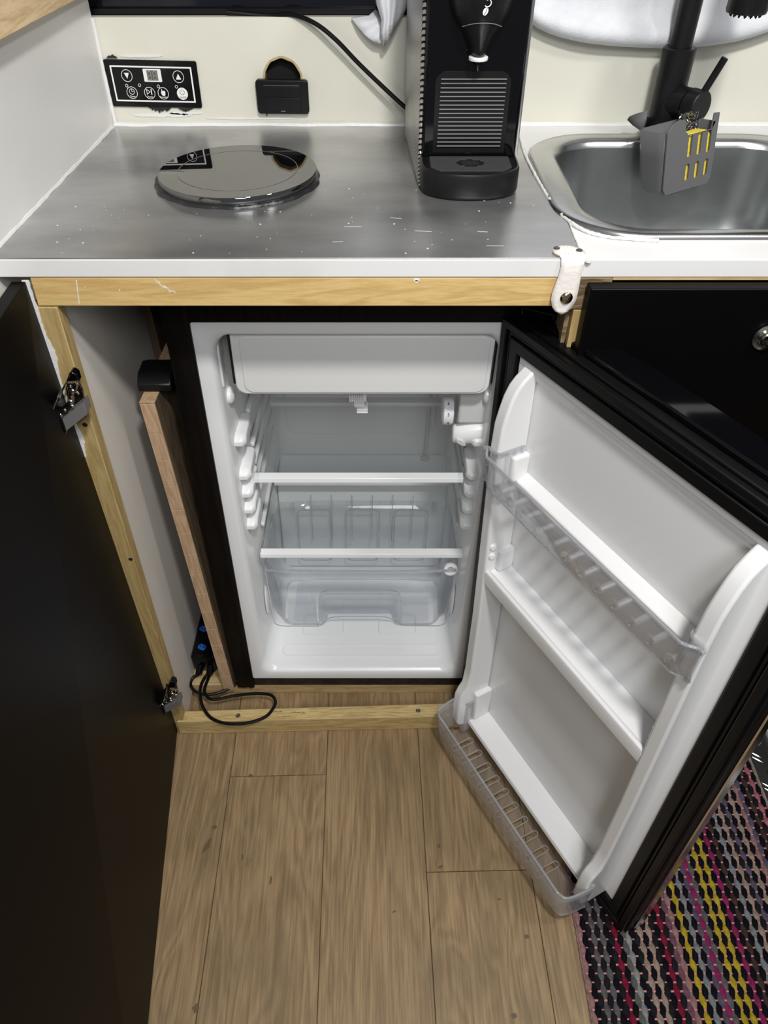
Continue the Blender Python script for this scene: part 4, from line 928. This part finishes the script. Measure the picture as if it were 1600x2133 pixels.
for x in (-.374, -.352):
    bm = bm_(); cyl(bm, (x, .121, .048), (x, .104, .045), .0070, 16, .001); obj('cord_grip', bm, 'rubber', ps)
bm = bm_()
P = [Vector((-.352, .104, .045)), at_z(429, 1408, .042), at_z(419, 1427, .042), at_z(417, 1450, .048), at_z(424, 1475, .0485), at_z(441, 1496, .0485), at_z(472, 1507, .0485), at_z(515, 1506, .0485), at_z(553, 1493, .0485), at_z(571, 1472, .048), at_z(573, 1458, .044), at_z(562, 1447, .042), at_z(530, 1445, .040), at_z(490, 1449, .038), at_z(455, 1456, .038), at_z(436, 1455, .039), at_z(426, 1440, .036), at_z(432, 1418, .0335), at_z(442, 1400, .0335), Vector((-.328, .15, .0335))]
tube(bm, smoothpath(P, 8), .0031, 10)
tag(obj('power_cable', bm, 'rubber'), 'black cord looping forward over the pine floor batten', 'cable')
bm = bm_()
P = [Vector((-.374, .104, .045)), at_z(402, 1412, .040), at_z(397, 1426, .037), at_z(408, 1441, .0345), at_z(432, 1447, .0335), at_z(462, 1441, .0335), at_z(488, 1427, .0335), at_z(503, 1414, .0335), at_z(508, 1408, .0335)]
tube(bm, smoothpath(P, 8), .0031, 10)
tag(obj('power_cable', bm, 'rubber'), 'black cord running from the power strip under the fridge corner', 'cable')

# ------------------------------------------------------------ sink cabinet front
sc = thing('sink_cabinet', 'black sink cabinet front with a chrome knob right of the fridge', 'cabinet', (.45, 0, 0))
boxo('drawer_front', 'blackpaint', sc, .2175, .80, -.020, -.003, .12, .9320, bevel=.0015)
bm = bm_(); lathe(bm, [(.0135, 0), (.0150, .0015), (.0150, .003), (.0115, .0042), (.0105, .0025), (0, .0025)], (.4215, -.020, .876), (0, -1, 0), 36); kn = obj('knob_ring', bm, 'chromeplain', sc)
bm = bm_(); lathe(bm, [(.0085, 0), (.0085, .006), (.007, .0072), (0, .0072)], (.4215, -.022, .876), (0, -1, 0), 30); obj('knob', bm, 'chrome', sc)
boxo('rail', 'weathered', sc, .2055, .245, .0, .03, .898, .9350, bevel=.001)
boxo('rail', 'ply', sc, .245, .80, .0, .012, .9325, .9352)
boxo('post', 'pineside', sc, .2095, .238, .0, .045, .05, .8975, bevel=.001)
boxo('post', 'weathered', sc, .2040, .2092, .010, .05, .05, .8975, bevel=.001)

# ------------------------------------------------------------ rag rug
rg = thing('rag_rug', 'striped rag rug in black, crimson, yellow and mauve under the open fridge door', 'rug', (.5, -.5, 0))
RX0, RX1, RY0, RY1 = .309, .690, -1.08, .0
pal = dict(k=(.0035, .0035, .008), d=(.012, .011, .014), g=(.11, .11, .115), w=(.25, .27, .26), c=(.19, .010, .035), e=(.10, .11, .10), b=(.33, .25, .20), m=(.16, .075, .10), y=(.44, .33, .025), t=(.20, .23, .23), u=(.10, .085, .13), n=(.055, .035, .03), p=(.38, .13, .17), q=(.24, .02, .09), r=(.30, .17, .16))
seq = 'r k d g d g k d c k e w k d b k b d k c d m r k y k t k u q g k y k y k q k n k t k b d u k b k r u k n d p k'.split()
RM = {}
for k_, c_ in pal.items(): RM[k_] = mat('rag_' + k_, c_, .9, spec=.15, noise=(160, .3, .7), col2=tuple(v * .55 for v in c_))
pitch = (RX1 - RX0) / len(seq); lam = .0235
def strand(bm, xc, ph, wv):
    rings = []; n = int((RY1 - RY0) / (lam / 6))
    for i in range(n + 1):
        y = RY0 + i * lam / 6; t = .5 + .5 * math.cos(2 * PI * (y / lam) + ph)
        hw = pitch * (.40 + .42 * t); h = .0014 + .0030 * t; x = xc + wv * math.sin(2 * PI * y / lam + ph) + .0008 * math.sin(y * 9 + xc * 50)
        rings.append([(x - hw, y, .0010), (x - hw * .75, y, .0010 + h * .75), (x, y, .0010 + h), (x + hw * .75, y, .0010 + h * .75), (x + hw, y, .0010)])
    loft(bm, rings, closed=False)
for ci, ch in enumerate(seq):
    bm = bm_(); strand(bm, RX0 + pitch * (ci + .5), PI * (ci % 2), .0012 if ch in 'kd' else .0)
    obj('rag_strand', bm, RM[ch], rg, angle=80)
bm = bm_(); random.seed(9)
for ci in range(len(seq)):
    for k in range(int((RY1 - RY0) / lam) + 1):
        y = RY0 + (k + (.5 if ci % 2 == 0 else 0)) * lam
        if y > RY1: continue
        x = RX0 + pitch * (ci + .5); s = random.uniform(.7, 1.15)
        if ch == 'q': continue
        hw, hl = .0024 * s, .0013 * s
        vs = [bm.verts.new(p) for p in ((x - hw, y - hl, .0030), (x + hw, y - hl, .0030), (x + hw, y + hl, .0030), (x - hw, y + hl, .0030), (x - hw * .6, y - hl * .6, .0042), (x + hw * .6, y - hl * .6, .0042), (x + hw * .6, y + hl * .6, .0042), (x - hw * .6, y + hl * .6, .0042))]
        for f in ((4, 5, 6, 7), (0, 1, 5, 4), (1, 2, 6, 5), (2, 3, 7, 6), (3, 0, 4, 7)): bm.faces.new([vs[i] for i in f])
tag(obj('warp_thread', bm, 'warp', rg, smooth=False), kind='stuff')
boxo('backing', RM['d'], rg, RX0 + .001, RX1 - .001, RY0, RY1, .0002, .0011, smooth=False)
bm = bm_(); tube(bm, [(RX1 + .003, RY0 + i * .012, .003 + .0004 * math.sin(i)) for i in range(91)], .003, 6); obj('edge_binding', bm, RM['b'], rg)
bm = bm_(); tube(bm, [(RX0 - .0015 + .001 * math.sin(i * 3.2), RY0 + i * .006, .0022) for i in range(181)], .0018, 6); obj('edge_binding', bm, RM['r'], rg)

# checker plate and white strip at the right edge
ck = thing('checker_plate', 'dark ribbed checker plate strip on the floor right of the rug', 'metal plate', (.72, -.2, 0))
boxo('sheet', 'check', ck, .6955, .744, -1.1, .5, .0003, .0025, smooth=False)
for k in range(46):
    bm = bm_(); y = -1.05 + k * .031
    for d in (0, .010):
        a = 0.62 if k % 2 else -.62; xc = .708 + .014 * (k % 2)
        q = Matrix.Translation((xc + (0 if k % 2 else 0), y + d, .0025)) @ Matrix.Rotation(a, 4, 'Z')
        N = 8; rings = []
        for i in range(N + 1):
            s = -1 + 2 * i / N; hw = .0014 * math.sqrt(max(0, 1 - s * s)) + 1e-4; h = .0011 * (1 - s * s)
            rings.append([q @ Vector((s * .011, -hw, 0)), q @ Vector((s * .011, 0, h + .0001)), q @ Vector((s * .011, hw, 0))])
        loft(bm, rings, closed=False)
    obj('tread_bar', bm, 'chromeplain', ck)
tag(boxo('white_edging', 'print', None, .745, .765, -1.1, .5, .0003, .012, bevel=.001), 'white strip edging the checker plate at far right', 'edging')
